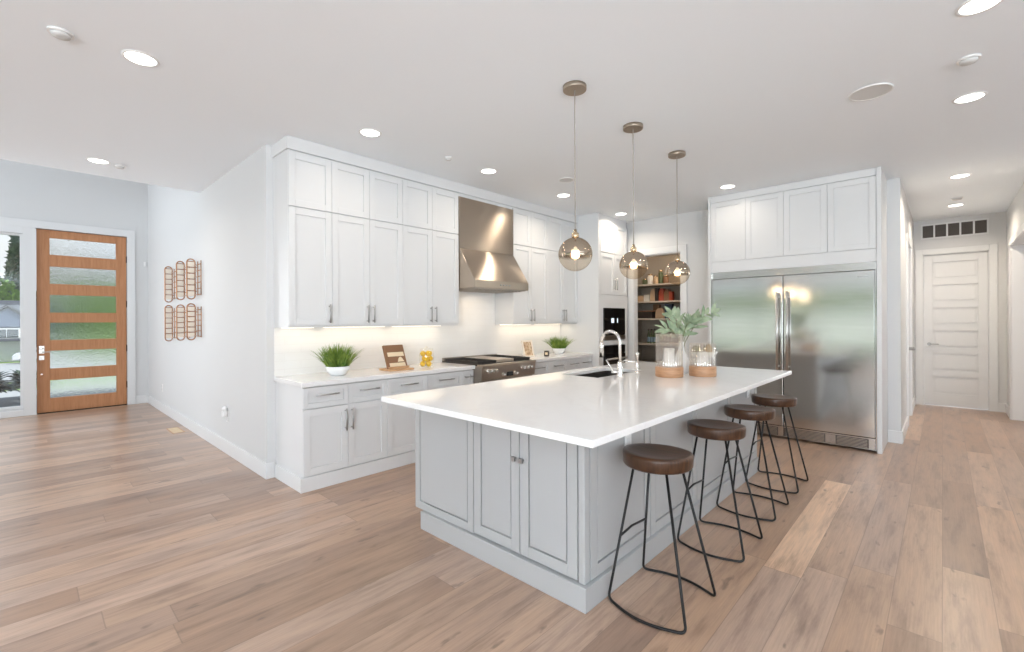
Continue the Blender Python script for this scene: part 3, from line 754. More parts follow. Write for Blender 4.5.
def pack(u, z, w_, h_, mt, label, name='food_packet', kind='box', yy=8.12):
    x = pxat(u, yy); g = MB()
    if kind == 'box':
        g.box(x - w_ / 2, x + w_ / 2, yy, yy + .1, z, z + h_)
        return solo(name, g, mt, label, 'packet', None, .004)
    if kind == 'bag':
        g.prism([(x - w_ / 2, z), (x + w_ / 2, z), (x + w_ * .46, z + h_ * .75), (x + w_ * .28, z + h_), (x - w_ * .2, z + h_ * .96), (x - w_ * .47, z + h_ * .7)], 'y', yy, yy + .14)
        return solo(name, g, mt, label, 'bag', None, .012)
    t = thing(name, label, 'jar', (x, yy, z)); g.lathe([(w_ * .45, 0), (w_ / 2, .01), (w_ / 2, h_ * .75), (w_ * .36, h_ * .84)], (x, yy, z), 18); part(t, 'body', g, mt)
    part(t, 'lid', MB().lathe([(w_ * .38, h_ * .84), (w_ * .38, h_)], (x, yy, z), 18), 'brass')
    return t
pack(640.5, 1.76, .115, .12, pc['tan'], 'low tan packet at the left end of the second pantry shelf')
pack(646.5, 1.76, .115, .13, pc['white'], 'low white packet on the second pantry shelf')
pack(652.3, 1.76, .10, .24, pc['tan'], 'upright tan packet right of the white one on the second pantry shelf', kind='bag')
pack(656.5, 1.76, .06, .25, pc['dark'], 'upright dark packet in the middle of the second pantry shelf')
pack(661.0, 1.76, .10, .24, pc['red'], 'upright red packet on the second pantry shelf', kind='bag')
pack(666.3, 1.76, .10, .22, pc['brown'], 'upright brown packet right of the red one on the second pantry shelf', kind='bag')
pack(670.6, 1.76, .06, .17, pc['red'], 'small red box at the right end of the second pantry shelf')
pack(645, 2.08, .095, .12, pc['green'], 'squat green jar on the top pantry shelf', 'storage_jar', 'jar')
pack(650.5, 2.08, .10, .20, pc['white'], 'tall white jar on the top pantry shelf', 'storage_jar', 'jar')
pack(656, 2.08, .09, .16, pc['tan'], 'tan jar on the top pantry shelf right of the white one', 'storage_jar', 'jar')
pack(661, 2.08, .085, .26, pc['green'], 'tall green jar on the top pantry shelf', 'storage_jar', 'jar')
pack(666, 2.08, .10, .15, pc['brown'], 'brown jar at the right of the top pantry shelf', 'storage_jar', 'jar')
x = pxat(644, 8.1); bk = thing('storage_basket', 'dark woven basket at the left of the third pantry shelf', 'basket', (x, 8.2, 1.44))
g = MB(); bw = .18
g.box(x - bw, x + bw, 8.06, 8.08, 1.44, 1.57).box(x - bw, x + bw, 8.34, 8.36, 1.44, 1.57).box(x - bw, x - bw + .02, 8.08, 8.34, 1.44, 1.57).box(x + bw - .02, x + bw, 8.08, 8.34, 1.44, 1.57).box(x - bw + .02, x + bw - .02, 8.08, 8.34, 1.44, 1.455)
part(bk, 'body', g, pc['dark'], .006)
part(bk, 'rim', MB().tube([(x - bw, 8.06, 1.575), (x + bw, 8.06, 1.575), (x + bw, 8.36, 1.575), (x - bw, 8.36, 1.575)], .012, 8, True), pc['brown'])
pack(659.6, 1.44, .18, .20, pc['tan'], 'crumpled tan bag beside the dark basket', 'paper_bag', 'bag')
pack(668, 1.44, .13, .26, pc['blue'], 'dark blue packet on the third pantry shelf')
pack(656, 1.44, .12, .27, pc['brown'], 'brown box behind the tan bag on the third pantry shelf', yy=8.38)
bt0 = None
for k, u in enumerate((648.6, 651.6, 654.6, 657.6)):
    yy = 8.12; x = pxat(u, yy)
    lb = ['leftmost dark green bottle on the low pantry shelf', 'second dark green bottle from the left on the low pantry shelf', 'third dark green bottle from the left on the low pantry shelf', 'rightmost dark green bottle on the low pantry shelf'][k]
    if bt0 is None:
        bt0 = thing('bottle', lb, 'bottle', (x, yy, .97), 'bottles on the low pantry shelf')
        part(bt0, 'glass', MB().lathe([(.026, 0), (.0275, .01), (.0275, .15), (.014, .20), (.012, .25)], (x, yy, .97), 16), pc['green'])
        part(bt0, 'label_band', MB().lathe([(.0281, .03), (.0281, .12)], (x, yy, .97), 16, False, False), pc['label'])
        part(bt0, 'cap', MB().lathe([(.015, .25), (.015, .268)], (x, yy, .97), 12), pc['dark'])
    else: dup(bt0, (x, yy, .97), lb)
light('pantry_lamp', 'POINT', (-3.3, 7.5, 2.8), None, 15, (1, .80, .60), radius=.08)

# ------------------------------------------------------------------ island
IX0, IX1, IY0, IY1 = -2.685, -1.275, 1.868, 4.72
isl = thing('kitchen_island', 'large pale grey panelled kitchen island in the middle of the room', 'kitchen island', ((IX0 + IX1) / 2, 3.3, 0))
part(isl, 'body', MB().box(IX0 + .02, IX1 - .02, IY0 + .022, 3.1, .122, .911).box(IX0 + .02, IX1 - .02, 4.1, IY1 - .02, .122, .911).box(IX0 + .02, IX1 - .02, 3.1, 4.1, .122, .60).box(-2.0, IX1 - .02, 3.1, 4.1, .60, .911).box(IX0 + .02, -2.5, 3.1, 4.1, .60, .911), 'island')
part(isl, 'plinth', MB().box(-2.60, IX1 + .018, IY0 - .018, IY1 + .01, 0, .12), 'island', .003)
yf = IY0 + .022
part(isl, 'end_panel', shaker('-Y', yf, IX0, -2.082, .122, .910, .022, .05, True), 'island', .002)
for a, b, kx in ((-2.078, -1.704, -1.728), (-1.700, -1.318, -1.672)):
    dd = part(isl, 'door', shaker('-Y', yf, a, b, .13, .910, .022, .06, True), 'island', .002)
    part(dd, 'knob', MB().tube([(kx, IY0, .655), (kx, IY0 - .016, .655)], .006, 10).box(kx - .013, kx + .013, IY0 - .03, IY0 - .016, .642, .668), 'handle', .003)
part(isl, 'corner_post', MB().box(-1.314, IX1 - .001, IY0 + .002, IY0 + .05, .122, .910), 'island', .006)
xf = IX1 - .022; ys_ = [IY0 + .05, 2.56, 3.27, 3.99, IY1]
for a, b in zip(ys_, ys_[1:]): part(isl, 'side_panel', shaker('+X', xf, a + .004, b - .004, .122, .910, .022, .062, True), 'island', .002)
part(isl, 'back_panel', MB().box(IX0 + .02, IX1 - .022, IY1 - .02, IY1, .122, .910), 'island')
def outlet_island(y, label):
    t = thing('power_outlet', label, 'outlet', (IX1 + .001, y, .76)); 
    part(t, 'cover_plate', MB().box(IX1 + .0005, IX1 + .006, y - .035, y + .035, .715, .83), 'plastic', .002)
    part(t, 'socket', MB().box(IX1 + .006, IX1 + .008, y - .016, y + .016, .73, .765).box(IX1 + .006, IX1 + .008, y - .016, y + .016, .78, .815), 'white_ceramic')
outlet_island(2.29, 'white outlet on the island side above the nearest stool'); outlet_island(4.44, 'white outlet on the island side near its far end')
# worktop with sink cut-out
SX0, SX1, SY0, SY1 = -2.44, -2.06, 3.22, 3.98
CX0, CX1, CY0, CY1 = -2.565, -1.005, 1.532, 4.80
c = MB(); zt, zb_ = .944, .912
xs_ = [CX0, SX0, SX1, CX1]; yy_ = [CY0, SY0, SY1, CY1]
vs = [(x, y, z) for z in (zb_, zt) for y in yy_ for x in xs_]; fs = []
ix = lambda i, j, k: k * 16 + j * 4 + i
for i in range(3):
    for j in range(3):
        if (i, j) == (1, 1): continue
        fs.append((ix(i, j, 1), ix(i + 1, j, 1), ix(i + 1, j + 1, 1), ix(i, j + 1, 1))); fs.append((ix(i, j, 0), ix(i, j + 1, 0), ix(i + 1, j + 1, 0), ix(i + 1, j, 0)))
for i in range(3):
    fs.append((ix(i, 0, 0), ix(i + 1, 0, 0), ix(i + 1, 0, 1), ix(i, 0, 1))); fs.append((ix(i, 3, 0), ix(i, 3, 1), ix(i + 1, 3, 1), ix(i + 1, 3, 0)))
    fs.append((ix(0, i, 0), ix(0, i, 1), ix(0, i + 1, 1), ix(0, i + 1, 0))); fs.append((ix(3, i, 0), ix(3, i + 1, 0), ix(3, i + 1, 1), ix(3, i, 1)))
fs += [(ix(1, 1, 0), ix(1, 1, 1), ix(2, 1, 1), ix(2, 1, 0)), (ix(1, 2, 0), ix(2, 2, 0), ix(2, 2, 1), ix(1, 2, 1)), (ix(1, 1, 0), ix(1, 2, 0), ix(1, 2, 1), ix(1, 1, 1)), (ix(2, 1, 0), ix(2, 1, 1), ix(2, 2, 1), ix(2, 2, 0))]
c._add(vs, fs)
solo('island_worktop', c, 'quartz', 'long glossy white quartz worktop on the grey island', 'countertop', None, .004)
sk = thing('sink', 'undermount dark steel sink in the island worktop', 'sink', ((SX0 + SX1) / 2, (SY0 + SY1) / 2, .70))
g = MB(); t_ = .012
g.box(SX0 - t_, SX1 + t_, SY0 - t_, SY1 + t_, .70, .712); g.box(SX0 - t_, SX0, SY0 - t_, SY1 + t_, .712, .911).box(SX1, SX1 + t_, SY0 - t_, SY1 + t_, .712, .911).box(SX0, SX1, SY0 - t_, SY0, .712, .911).box(SX0, SX1, SY1, SY1 + t_, .712, .911)
part(sk, 'basin', g, 'sink'); part(sk, 'drain', MB().lathe([(.045, 0), (.045, .004), (.02, .001)], ((SX0 + SX1) / 2, (SY0 + SY1) / 2, .712), 20), 'chrome')
# faucet
fx, fy = -1.96, 3.40
fa = thing('kitchen_faucet', 'gooseneck pull-down faucet in polished steel behind the sink', 'faucet', (fx, fy, .944))
sd = Vector((-1, .10, 0)).normalized()
part(fa, 'base', MB().lathe([(.03, 0), (.03, .008), (.024, .02), (.022, .11), (.018, .125)], (fx, fy, .944), 24), 'polished')
pts = [Vector((fx, fy, 1.03))]
for k in range(0, 19):
    a = PI * k / 18; pts.append(Vector((fx, fy, 1.225)) + sd * (.095 - .095 * math.cos(a)) + Vector((0, 0, .095 * math.sin(a))))
part(fa, 'spout', MB().tube(pts, .0135, 12), 'polished')
tip = Vector((fx, fy, 1.225)) + sd * .19
part(fa, 'spray_head', MB().tube([tip, tip + Vector((0, 0, -.03)), tip + Vector((0, 0, -.13))], [.0145, .019, .02], 14), 'polished')
part(fa, 'lever', MB().tube([(fx, fy, .985), (fx - .05, fy - .05, .985)], .012, 10).tube([(fx - .04, fy - .04, .985), (fx - .085, fy - .075, 1.085)], [.009, .006], 10), 'polished')
gx, gy = -1.985, 3.74
fa2 = thing('filter_tap', 'slim water filter tap with a straight spout right of the faucet', 'tap', (gx, gy, .944))
part(fa2, 'body', MB().lathe([(.022, 0), (.022, .006), (.012, .014), (.012, .15), (.017, .155), (.017, .18), (.008, .185)], (gx, gy, .944), 18), 'polished')
part(fa2, 'spout', MB().tube([(gx, gy, 1.04), (gx - .10, gy - .03, 1.05), (gx - .13, gy - .04, 1.03)], .008, 10), 'polished')

# ------------------------------------------------------------------ bar stools
def stool(loc, label):
    t = thing('bar_stool', label, 'stool', loc, 'dark wood bar stools along the island')
    cx, cy, _ = loc; sx = cx - .022; prof_z = .756
    g = MB(); n, rings = 48, 8; Rr = .171
    vs = []; fs = []
    def topz(x, y):
        q2 = (x * x + y * y) / Rr ** 2
        return prof_z - .017 * max(0, 1 - q2) ** .8 - .006 * max(0, q2 - .72) / .28 - .008 * max(0, y / Rr) * q2
    for j in range(1, rings + 1):
        for i in range(n):
            a = 2 * PI * i / n; rr = Rr * j / rings; x, y = rr * math.cos(a), rr * math.sin(a)
            vs.append((sx + x, cy + y, topz(x, y) - (.003 if j == rings else 0)))
    for rr, z in ((Rr * 1.012, .736), (Rr * 1.0, .690), (Rr * .965, .681)):
        for i in range(n):
            a = 2 * PI * i / n; vs.append((sx + rr * math.cos(a), cy + rr * math.sin(a), z))
    tot = rings + 3
    for j in range(tot - 1):
        for i in range(n):
            k = (i + 1) % n; fs.append((j * n + i, j * n + k, (j + 1) * n + k, (j + 1) * n + i))
    vs.append((sx, cy, topz(0, 0))); c_ = len(vs) - 1
    for i in range(n): fs.append((c_, (i + 1) % n, i))
    g._add(vs, fs, True); g.f.append(tuple((tot - 1) * n + i for i in range(n))); g.s.append(False)
    part(t, 'seat', g, 'seat_wood')
    def loop(sgn):
        # sled loop across x; floor bar bows outward
        tx, ty = .085, .085 * sgn
        bx, by = .200, .185 * sgn
        pts = []
        A = Vector((sx - tx, cy + ty, .682)); B = Vector((cx - bx, cy + by, .008)); C = Vector((cx + bx, cy + by, .008)); D = Vector((sx + tx, cy + ty, .682))
        pts.append(A)
        dl = (B - A).normalized(); pts.append(B - dl * .03)
        for k in range(1, 6):
            u = k / 6; p = (1 - u) ** 2 * (B - dl * .03) + 2 * u * (1 - u) * B + u * u * (B + Vector((.032, .014 * sgn, 0))); pts.append(p)
        for k in range(0, 13):
            u = k / 12; p = B.lerp(C, .078 + u * .844); p.y += sgn * .055 * math.sin(PI * (.078 + u * .844)); p.z = .008; pts.append(p)
        dr = (D - C).normalized()
        for k in range(1, 6):
            u = k / 6; p = (1 - u) ** 2 * (C + Vector((-.032, .014 * sgn, 0))) + 2 * u * (1 - u) * C + u * u * (C + dr * .03); pts.append(p)
        pts += [C + dr * .03, D]
        return MB().tube(pts, .0068, 8)
    part(t, 'leg_frame', loop(-1), 'black_metal'); part(t, 'leg_frame', loop(1), 'black_metal')
    k = .46; xx = cx - .200 + (.200 - .107) * (.312 / .674); yy = .185 - .10 * (.312 / .674)
    part(t, 'footrest', MB().tube([(xx, cy - yy, .32), (xx - .012, cy, .322), (xx, cy + yy, .32)], .006, 8), 'black_metal')
    part(t, 'mount_plate', MB().lathe([(.12, .677), (.12, .6815)], (sx, cy, 0), 24), 'black_metal')
    return t
s0 = stool((-1.042, 2.215, 0), 'dark wood bar stool nearest the camera at the island')
dup(s0, (-1.042, 3.045, 0), 'dark wood bar stool second from the camera along the island')
dup(s0, (-1.052, 3.775, 0), 'dark wood bar stool third from the camera along the island')
dup(s0, (-1.052, 4.47, 0), 'dark wood bar stool farthest from the camera, nearest the refrigerators')

# ------------------------------------------------------------------ pendants
def pendant(loc, label):
    t = thing('pendant_light', label, 'pendant light', loc, 'globe pendants over the island')
    cx, cy, _ = loc; zc = 1.866; r_ = .115
    part(t, 'ceiling_plate', MB().lathe([(.078, CZ - .030), (.080, CZ - .026), (.080, CZ - .001)], (cx, cy, 0), 36), 'canopy')
    part(t, 'cord', MB().tube([(cx, cy, CZ - .03), (cx, cy, zc + r_ + .05)], .0035, 8), 'cord')
    part(t, 'socket', MB().lathe([(.022, r_ - .006), (.026, r_ + .008), (.024, r_ + .028), (.012, r_ + .034), (.010, r_ + .055)], (cx, cy, zc), 20), 'brass')
    prof = []
    for j in range(0, 25):
        a = PI - (PI - .2) * j / 24; prof.append((max(.001, r_ * math.sin(a)), r_ * math.cos(a)))
    g = MB().lathe(prof, (cx, cy, zc), 40, False, False)
    o = build('globe', g, 'globe', t, (cx, cy, zc)); o.location = (0, 0, zc - loc[2])
    part(t, 'bulb', MB().lathe([(.011, .052), (.013, .035), (.021, .008), (.022, -.006), (.014, -.022), (.002, -.027)], (cx, cy, zc), 16), 'bulb')
    part(t, 'lamp_holder', MB().lathe([(.014, .05), (.014, r_ - .004)], (cx, cy, zc), 14), 'brass')
    return t
M['canopy'] = mat('brushed_bronze_plate', (0.42, 0.35, 0.28), .4, .85)
PZ = CZ
for k, (px_, y, lb) in enumerate(((-1.824, 2.578, 'glass globe pendant nearest the camera, over the near half of the island'), (-1.850, 3.435, 'middle glass globe pendant of the three over the island'), (-1.852, 4.293, 'glass globe pendant farthest from the camera, by the pantry'))):
    if k == 0: p0 = pendant((px_, y, 1.70), lb)
    else: dup(p0, (px_, y, 1.70), lb)
    light('pendant_glow', 'POINT', (px_, y, 1.852), None, 3.0, (1, .80, .56), radius=.03)

# ------------------------------------------------------------------ ceiling fixtures
DL = [(-3.53, .491, 'recessed ceiling light at the upper left, nearest the camera on the entry side'), (-6.08, .513, 'recessed ceiling light at the edge of the ceiling near the front door'),
      (-3.53, 2.016, 'recessed ceiling light above the left end of the wall cabinets'), (-3.53, 3.407, 'recessed ceiling light in front of the hood'), (-3.53, 4.736, 'recessed ceiling light behind the nearest pendant'),
      (-3.53, 6.174, 'recessed ceiling light by the oven cabinet'), (-1.878, 5.80, 'recessed ceiling light in front of the refrigerator cabinets'), (.144, 3.325, 'recessed ceiling light cut by the top right edge of the picture'),
      (.147, 4.68, 'recessed ceiling light beside the large round speaker'), (.147, 7.187, 'recessed ceiling light at the hall entrance'), (.14, 9.0, 'recessed ceiling light deep in the hall, above the vent')]
d0 = None
for x, y, lb in DL:
    if d0 is None:
        d0 = thing('recessed_light', lb, 'ceiling light', (x, y, CZ), 'recessed ceiling lights')
        part(d0, 'trim_ring', MB().lathe([(.076, -.001), (.078, -.006), (.092, -.004), (.093, -.0005)], (x, y, CZ), 36, False, False), 'plastic')
        part(d0, 'lamp', MB().lathe([(.074, -.0035), (.0765, -.001)], (x, y, CZ), 32), 'lamp')
    else: dup(d0, (x, y, CZ), lb)
    warm = (1, .86, .70) if y > 5.5 or x < -3 and y > 1.5 else (1, .93, .85)
    light('recessed_glow', 'AREA', (x, y, CZ - .012), (x, y, 0), (1.9 if -3 < x < -1 else 8 if y > 6 else 6.5 if y > 4 else 3.2 if y > 3 else 2.4 if y > 1.5 else 6) if y < 7 else 14, warm, (.12, .12), 'DISK', 150)
def speaker(x, y, r_, label):
    t = thing('ceiling_speaker', label, 'speaker', (x, y, CZ))
    part(t, 'rim', MB().lathe([(r_, -.0005), (r_, -.008), (r_ - .008, -.009), (r_ - .008, -.001)], (x, y, CZ), 40, False, False), 'plastic')
    part(t, 'grille', MB().lathe([(r_ - .009, -.006), (r_ - .009, -.001)], (x, y, CZ), 40), 'speaker')
speaker(-.363, 4.08, .125, 'large round grey speaker in the ceiling before the refrigerators')
speaker(-3.112, 4.23, .085, 'small round speaker in the ceiling behind the near pendant')
def detector(x, y, r_, label, name='smoke_detector'):
    t = thing(name, label, 'detector', (x, y, CZ))
    part(t, 'base', MB().lathe([(r_, -.0005), (r_, -.012)], (x, y, CZ), 28), 'plastic')
    part(t, 'cap', MB().lathe([(r_ * .8, -.012), (r_ * .72, -.026), (r_ * .3, -.03)], (x, y, CZ), 28), 'speaker')
detector(-3.525, .146, .055, 'round white smoke detector at the upper left of the ceiling')
detector(.121, 3.975, .055, 'round white detector on the ceiling at the right edge')
detector(-3.515, 2.849, .035, 'small white sprinkler cover on the ceiling before the wall cabinets', 'sprinkler_cover')
detector(.145, 8.466, .06, 'white smoke detector on the hall ceiling')
detector(-6.12, .56 + .12, .045, 'small white sprinkler cover beside the light near the front door', 'sprinkler_cover')

# ------------------------------------------------------------------ things on the counters
ZC = .9142
def grass(loc, rr, h_, n, label, spread=1.0, rnd=1):
    random.seed(rnd)
    t = thing('potted_grass', label, 'plant', loc, 'grass plants in white bowls'); x, y, z = loc
    part(t, 'bowl', MB().lathe([(rr * .55, 0), (rr * .62, .004), (rr * .92, .05), (rr * 1.0, .085), (rr * .95, .086), (rr * .86, .055), (rr * .5, .02)], loc, 32), 'white_ceramic')
    part(t, 'soil', MB().lathe([(rr * .9, .066), (rr * .02, .072)], loc, 24, True, False), 'bark')
    g = MB()
    for k in range(n):
        a = random.uniform(0, 2 * PI); q = math.sqrt(random.random()); b = (x + rr * .85 * q * math.cos(a), y + rr * .85 * q * math.sin(a), z + .07)
        ln = h_ * random.uniform(.55, 1.05); lean = q * random.uniform(.2, 1.0) * spread
        a2 = a + random.uniform(-.5, .5)
        tip = (b[0] + math.cos(a2) * ln * lean * .85, b[1] + math.sin(a2) * ln * lean * .85, b[2] + ln * (1 - .35 * lean))
        if tip[0] < XR + .03: continue
        g.blade(b, tip, random.uniform(.003, .005), (0, 0, ln * .10))
    part(t, 'blades', g, 'grass_leaf')
    return t
grass((-4.10, 2.00, ZC), .110, .24, 620, 'bushy green grass plant in a white bowl at the left end of the counter', 1.1, 3)
grass((-4.14, 5.42, ZC), .100, .22, 460, 'small green grass plant in a white bowl right of the range', 1.1, 5)
# cookbook on a wooden stand
st = thing('book_stand', 'light wooden stand holding the brown cookbook', 'stand', (-4.10, 2.60, ZC))
part(st, 'base', MB().box(-4.19, -3.98, 2.48, 2.76, ZC, ZC + .018), 'board_wood', .003)
part(st, 'lip', MB().box(-4.045, -4.03, 2.50, 2.74, ZC + .018, ZC + .04), 'board_wood', .002)
def tilt(mb, px_, pz_, ang):      # lean back about the y axis through (px_, pz_)
    ca, sa = math.cos(ang), math.sin(ang)
    mb.v = [(px_ + (x - px_) * ca - (z - pz_) * sa, y, pz_ + (x - px_) * sa + (z - pz_) * ca) for x, y, z in mb.v]
    return mb
AN = .40
part(st, 'back_rest', tilt(MB().box(-4.093, -4.083, 2.52, 2.72, ZC + .019, ZC + .20), -4.06, ZC + .019, AN), 'board_wood', .002)
bkk = thing('cookbook', 'brown cookbook with a cream band leaning on its wooden stand', 'book', (-4.07, 2.62, ZC + .02))
zb0 = ZC + .0195
part(bkk, 'cover', tilt(MB().box(-4.080, -4.052, 2.505, 2.735, zb0, zb0 + .25), -4.06, zb0, AN), pc['brown'], .002)
part(bkk, 'page_block', tilt(MB().box(-4.076, -4.056, 2.51, 2.738, zb0 + .004, zb0 + .246), -4.06, zb0, AN), 'page')
art = MB().box(-4.052, -4.0512, 2.53, 2.72, zb0 + .125, zb0 + .17).box(-4.052, -4.0512, 2.53, 2.715, zb0 + .015, zb0 + .055)
art.prism([(2.63, zb0 + .065), (2.71, zb0 + .065), (2.69, zb0 + .105), (2.672, zb0 + .118), (2.65, zb0 + .105)], 'x', -4.052, -4.0512)
part(bkk, 'cover_art', tilt(art, -4.06, zb0, AN), 'page')
# lemon jar
jx, jy = -4.09, 3.00
j = thing('lemon_jar', 'clear glass jar full of yellow lemons beside the cookbook', 'jar', (jx, jy, ZC))
part(j, 'glass', MB().lathe([(.001, .001), (.070, .001), (.080, .012), (.082, .13), (.074, .165), (.066, .18), (.068, .19)], (jx, jy, ZC), 28, False, False), 'jar')
part(j, 'lid', MB().lathe([(.069, .19), (.069, .20), (.02, .206), (.014, .222), (.002, .225)], (jx, jy, ZC), 24), 'jar')
lem = None; q = [(.038, .0, .036), (-.02, .036, .036), (-.02, -.036, .036), (.012, .038, .090), (.030, -.030, .092), (-.036, -.004, .090), (.038, .006, .145), (-.02, .034, .146), (-.018, -.034, .146)]
for k, (a, b, z) in enumerate(q):
    if lem is None:
        lem = solo('lemon', MB().lathe([(.001, -.036), (.008, -.031), (.025, -.017), (.030, 0), (.025, .017), (.008, .031), (.001, .036)], (0, 0, 0), 14, False, False), 'yellow', 'yellow lemon inside the glass jar on the counter', 'lemon', 'lemons in the glass jar', 0, (0, 0, 0)); o_l = lem
    else: o_l = lem.copy(); COL.objects.link(o_l)
    o_l.location = (jx + a, jy + b, ZC + z); o_l.rotation_euler = (1.1 + k, .6 * k, k)
# framed print and small candle right of the range
fr_ = thing('picture_frame', 'small white framed print standing right of the range', 'picture', (-4.12, 4.72, ZC))
A2 = .24
def fbox(*a): return tilt(MB().box(*a), -4.10, ZC, A2)
fy0, fy1, fh = 4.62, 4.83, .235
mbf = MB().box(-4.12, -4.10, fy0, fy0 + .022, ZC, ZC + fh).box(-4.12, -4.10, fy1 - .022, fy1, ZC, ZC + fh).box(-4.12, -4.10, fy0 + .022, fy1 - .022, ZC, ZC + .022).box(-4.12, -4.10, fy0 + .022, fy1 - .022, ZC + fh - .022, ZC + fh)
part(fr_, 'frame', tilt(mbf, -4.10, ZC, A2), 'cream', .002)
def printm():
    mt = mat('faded_print', (.6, .45, .3), .7); qn = NT(mt)
    qn.l(qn.ramp(qn.noise(qn.scale(qn.coord(), (1, 1, 1)), 28, 4), [(.35, (.36, .22, .12)), (.5, (.62, .44, .28)), (.65, (.76, .62, .44))]), qn.b.inputs['Base Color']); return mt
part(fr_, 'print', fbox(-4.116, -4.108, fy0 + .022, fy1 - .022, ZC + .022, ZC + fh - .022), printm())
part(fr_, 'easel_leg', MB().tube([(-4.13, 4.725, ZC + .14), (-4.20, 4.725, ZC + .004)], .006, 8), 'board_wood')
cx_, cy_ = -4.02, 4.985
cn = thing('jar_candle', 'small dark jar candle with a white label beside the framed print', 'candle', (cx_, cy_, ZC))
part(cn, 'jar', MB().lathe([(.034, 0), (.037, .004), (.037, .075), (.032, .076), (.032, .05)], (cx_, cy_, ZC), 24), pc['dark'])
lbm = MB(); n_ = 6
for k in range(n_):
    a0, a1 = -1.45 + k * .16, -1.45 + (k + 1) * .16
    lbm._add([(cx_ + .0378 * math.cos(a0), cy_ + .0378 * math.sin(a0), ZC + .022), (cx_ + .0378 * math.cos(a1), cy_ + .0378 * math.sin(a1), ZC + .022), (cx_ + .0378 * math.cos(a1), cy_ + .0378 * math.sin(a1), ZC + .055), (cx_ + .0378 * math.cos(a0), cy_ + .0378 * math.sin(a0), ZC + .055)], [(0, 1, 2, 3)], True)
part(cn, 'paper_label', lbm, 'page'); part(cn, 'wax', MB().lathe([(.0315, .045), (.0315, .055)], (cx_, cy_, ZC), 20), 'candle_wax')

ZI = .9442
# candle hurricanes on the island
def hurricane(loc, r_, h_, label):
    t = thing('candle_holder', label, 'candle holder', loc, 'ribbed hurricane candle holders'); x, y, z = loc
    part(t, 'base', MB().lathe([(r_ * .97, 0), (r_, .006), (r_, .078), (r_ * .95, .082), (r_ * .9, .083)], loc, 40), 'base_wood')
    g = MB().lathe([(r_ * .96, .083), (r_ * .96, h_), (r_ * .93, h_), (r_ * .93, .083)], (0, 0, 0), 56, False, False)
    o = build('glass_shade', g, 'rib_glass', t)
    c = thing('pillar_candle', 'white pillar candle inside the ' + ('taller' if h_ > .3 else 'shorter') + ' ribbed glass holder', 'candle', (x, y, z + .084))
    hc = h_ * .42
    part(c, 'wax', MB().lathe([(.040, 0), (.042, .004), (.042, hc), (.036, hc + .002), (.004, hc - .004)], (x, y, z + .084), 24), 'candle_wax')
    part(c, 'wick', MB().tube([(x, y, z + .08 + hc), (x + .002, y, z + .096 + hc)], .0015, 6), 'dark')
hurricane((-1.665, 3.69, ZI), .112, .355, 'taller ribbed glass candle holder with a wooden base')
hurricane((-1.475, 3.915, ZI), .108, .27, 'shorter ribbed glass candle holder with a wooden base')
vx, vy = -1.69, 3.99
v = thing('vase', 'white bottle vase behind the candle holders on the island', 'vase', (vx, vy, ZI))
part(v, 'body', MB().lathe([(.05, 0), (.058, .01), (.066, .07), (.058, .14), (.026, .20), (.022, .25), (.028, .275), (.024, .276), (.018, .25)], (vx, vy, ZI), 28), 'white_ceramic')
random.seed(21)
br = thing('leaf_branch', 'sage green leafy branches in the white bottle vase', 'branch', (vx, vy, ZI + .2))
vdir = Vector((R.x, R.y, 0)); stems = MB(); lv = MB()
for dx, hh, cv in ((-.16, .13, -.05), (-.07, .25, .03), (.06, .19, .0), (.16, .22, .05), (.27, .27, .07)):
    b = Vector((vx, vy, ZI + .10)); tip_ = Vector((vx, vy, ZI + .26)) + vdir * dx + Vector((0, 0, hh)) + Vector((F.x, F.y, 0)) * random.uniform(-.08, .06)
    mid_ = Vector((vx, vy, ZI + .27)) + vdir * dx * .12
    pts = [b, mid_]
    for k in range(1, 7):
        u = k / 6; pts.append(mid_.lerp(tip_, u) + Vector((0, 0, .05 * math.sin(PI * u))))
    stems.tube(pts, [.004 - .0004 * i for i in range(len(pts))], 6)
    for k in range(2, 8):
        for sgn in (-1, 1):
            p = pts[k]; d = (pts[k] - pts[k - 1]).normalized()
            sdv = d.cross(Vector((-F.x, -F.y, 0))).normalized() * sgn
            dirn = d * .75 + sdv * random.uniform(.45, .9) + Vector((-F.x, -F.y, 0)) * random.uniform(-.35, .45)
            lv.leaf(p, dirn, Vector((-F.x, -F.y, .6)) + Vector([random.uniform(-.5, .5) for _ in range(3)]), random.uniform(.085, .13), random.uniform(.015, .022))
    lv.leaf(pts[-1], d, Vector((-F.x, -F.y, .5)), .11, .02)
part(br, 'stem', stems, 'moss'); part(br, 'leaves', lv, 'sage')
# bowl with moss balls and a pear
bx_, by_ = -1.60, 4.26
bo = thing('footed_bowl', 'white footed bowl behind the shorter candle holder', 'bowl', (bx_, by_, ZI))
part(bo, 'bowl', MB().lathe([(.05, 0), (.05, .008), (.018, .02), (.018, .10), (.04, .115), (.10, .14), (.125, .18), (.12, .181), (.095, .148), (.03, .125), (.002, .124)], (bx_, by_, ZI), 32, True, False), 'white_ceramic')
mo = None
for (a, b, z, lb) in ((-.058, -.02, .19, 'dark green moss ball at the left of the white bowl'), (.02, .05, .196, 'dark green moss ball at the back of the white bowl')):
    g = MB().ball((bx_ + a, by_ + b, ZI + z), .045, 18, 12); g.v = [tuple(Vector(p) + Vector([random.uniform(-.0035, .0035) for _ in range(3)])) for p in g.v]
    solo('moss_ball', g, 'moss', lb, 'moss ball', None, 0, (bx_ + a, by_ + b, ZI + z))
pr = thing('pear', 'yellow brown pear at the right of the white bowl', 'fruit', (bx_ + .058, by_ - .02, ZI + .16))
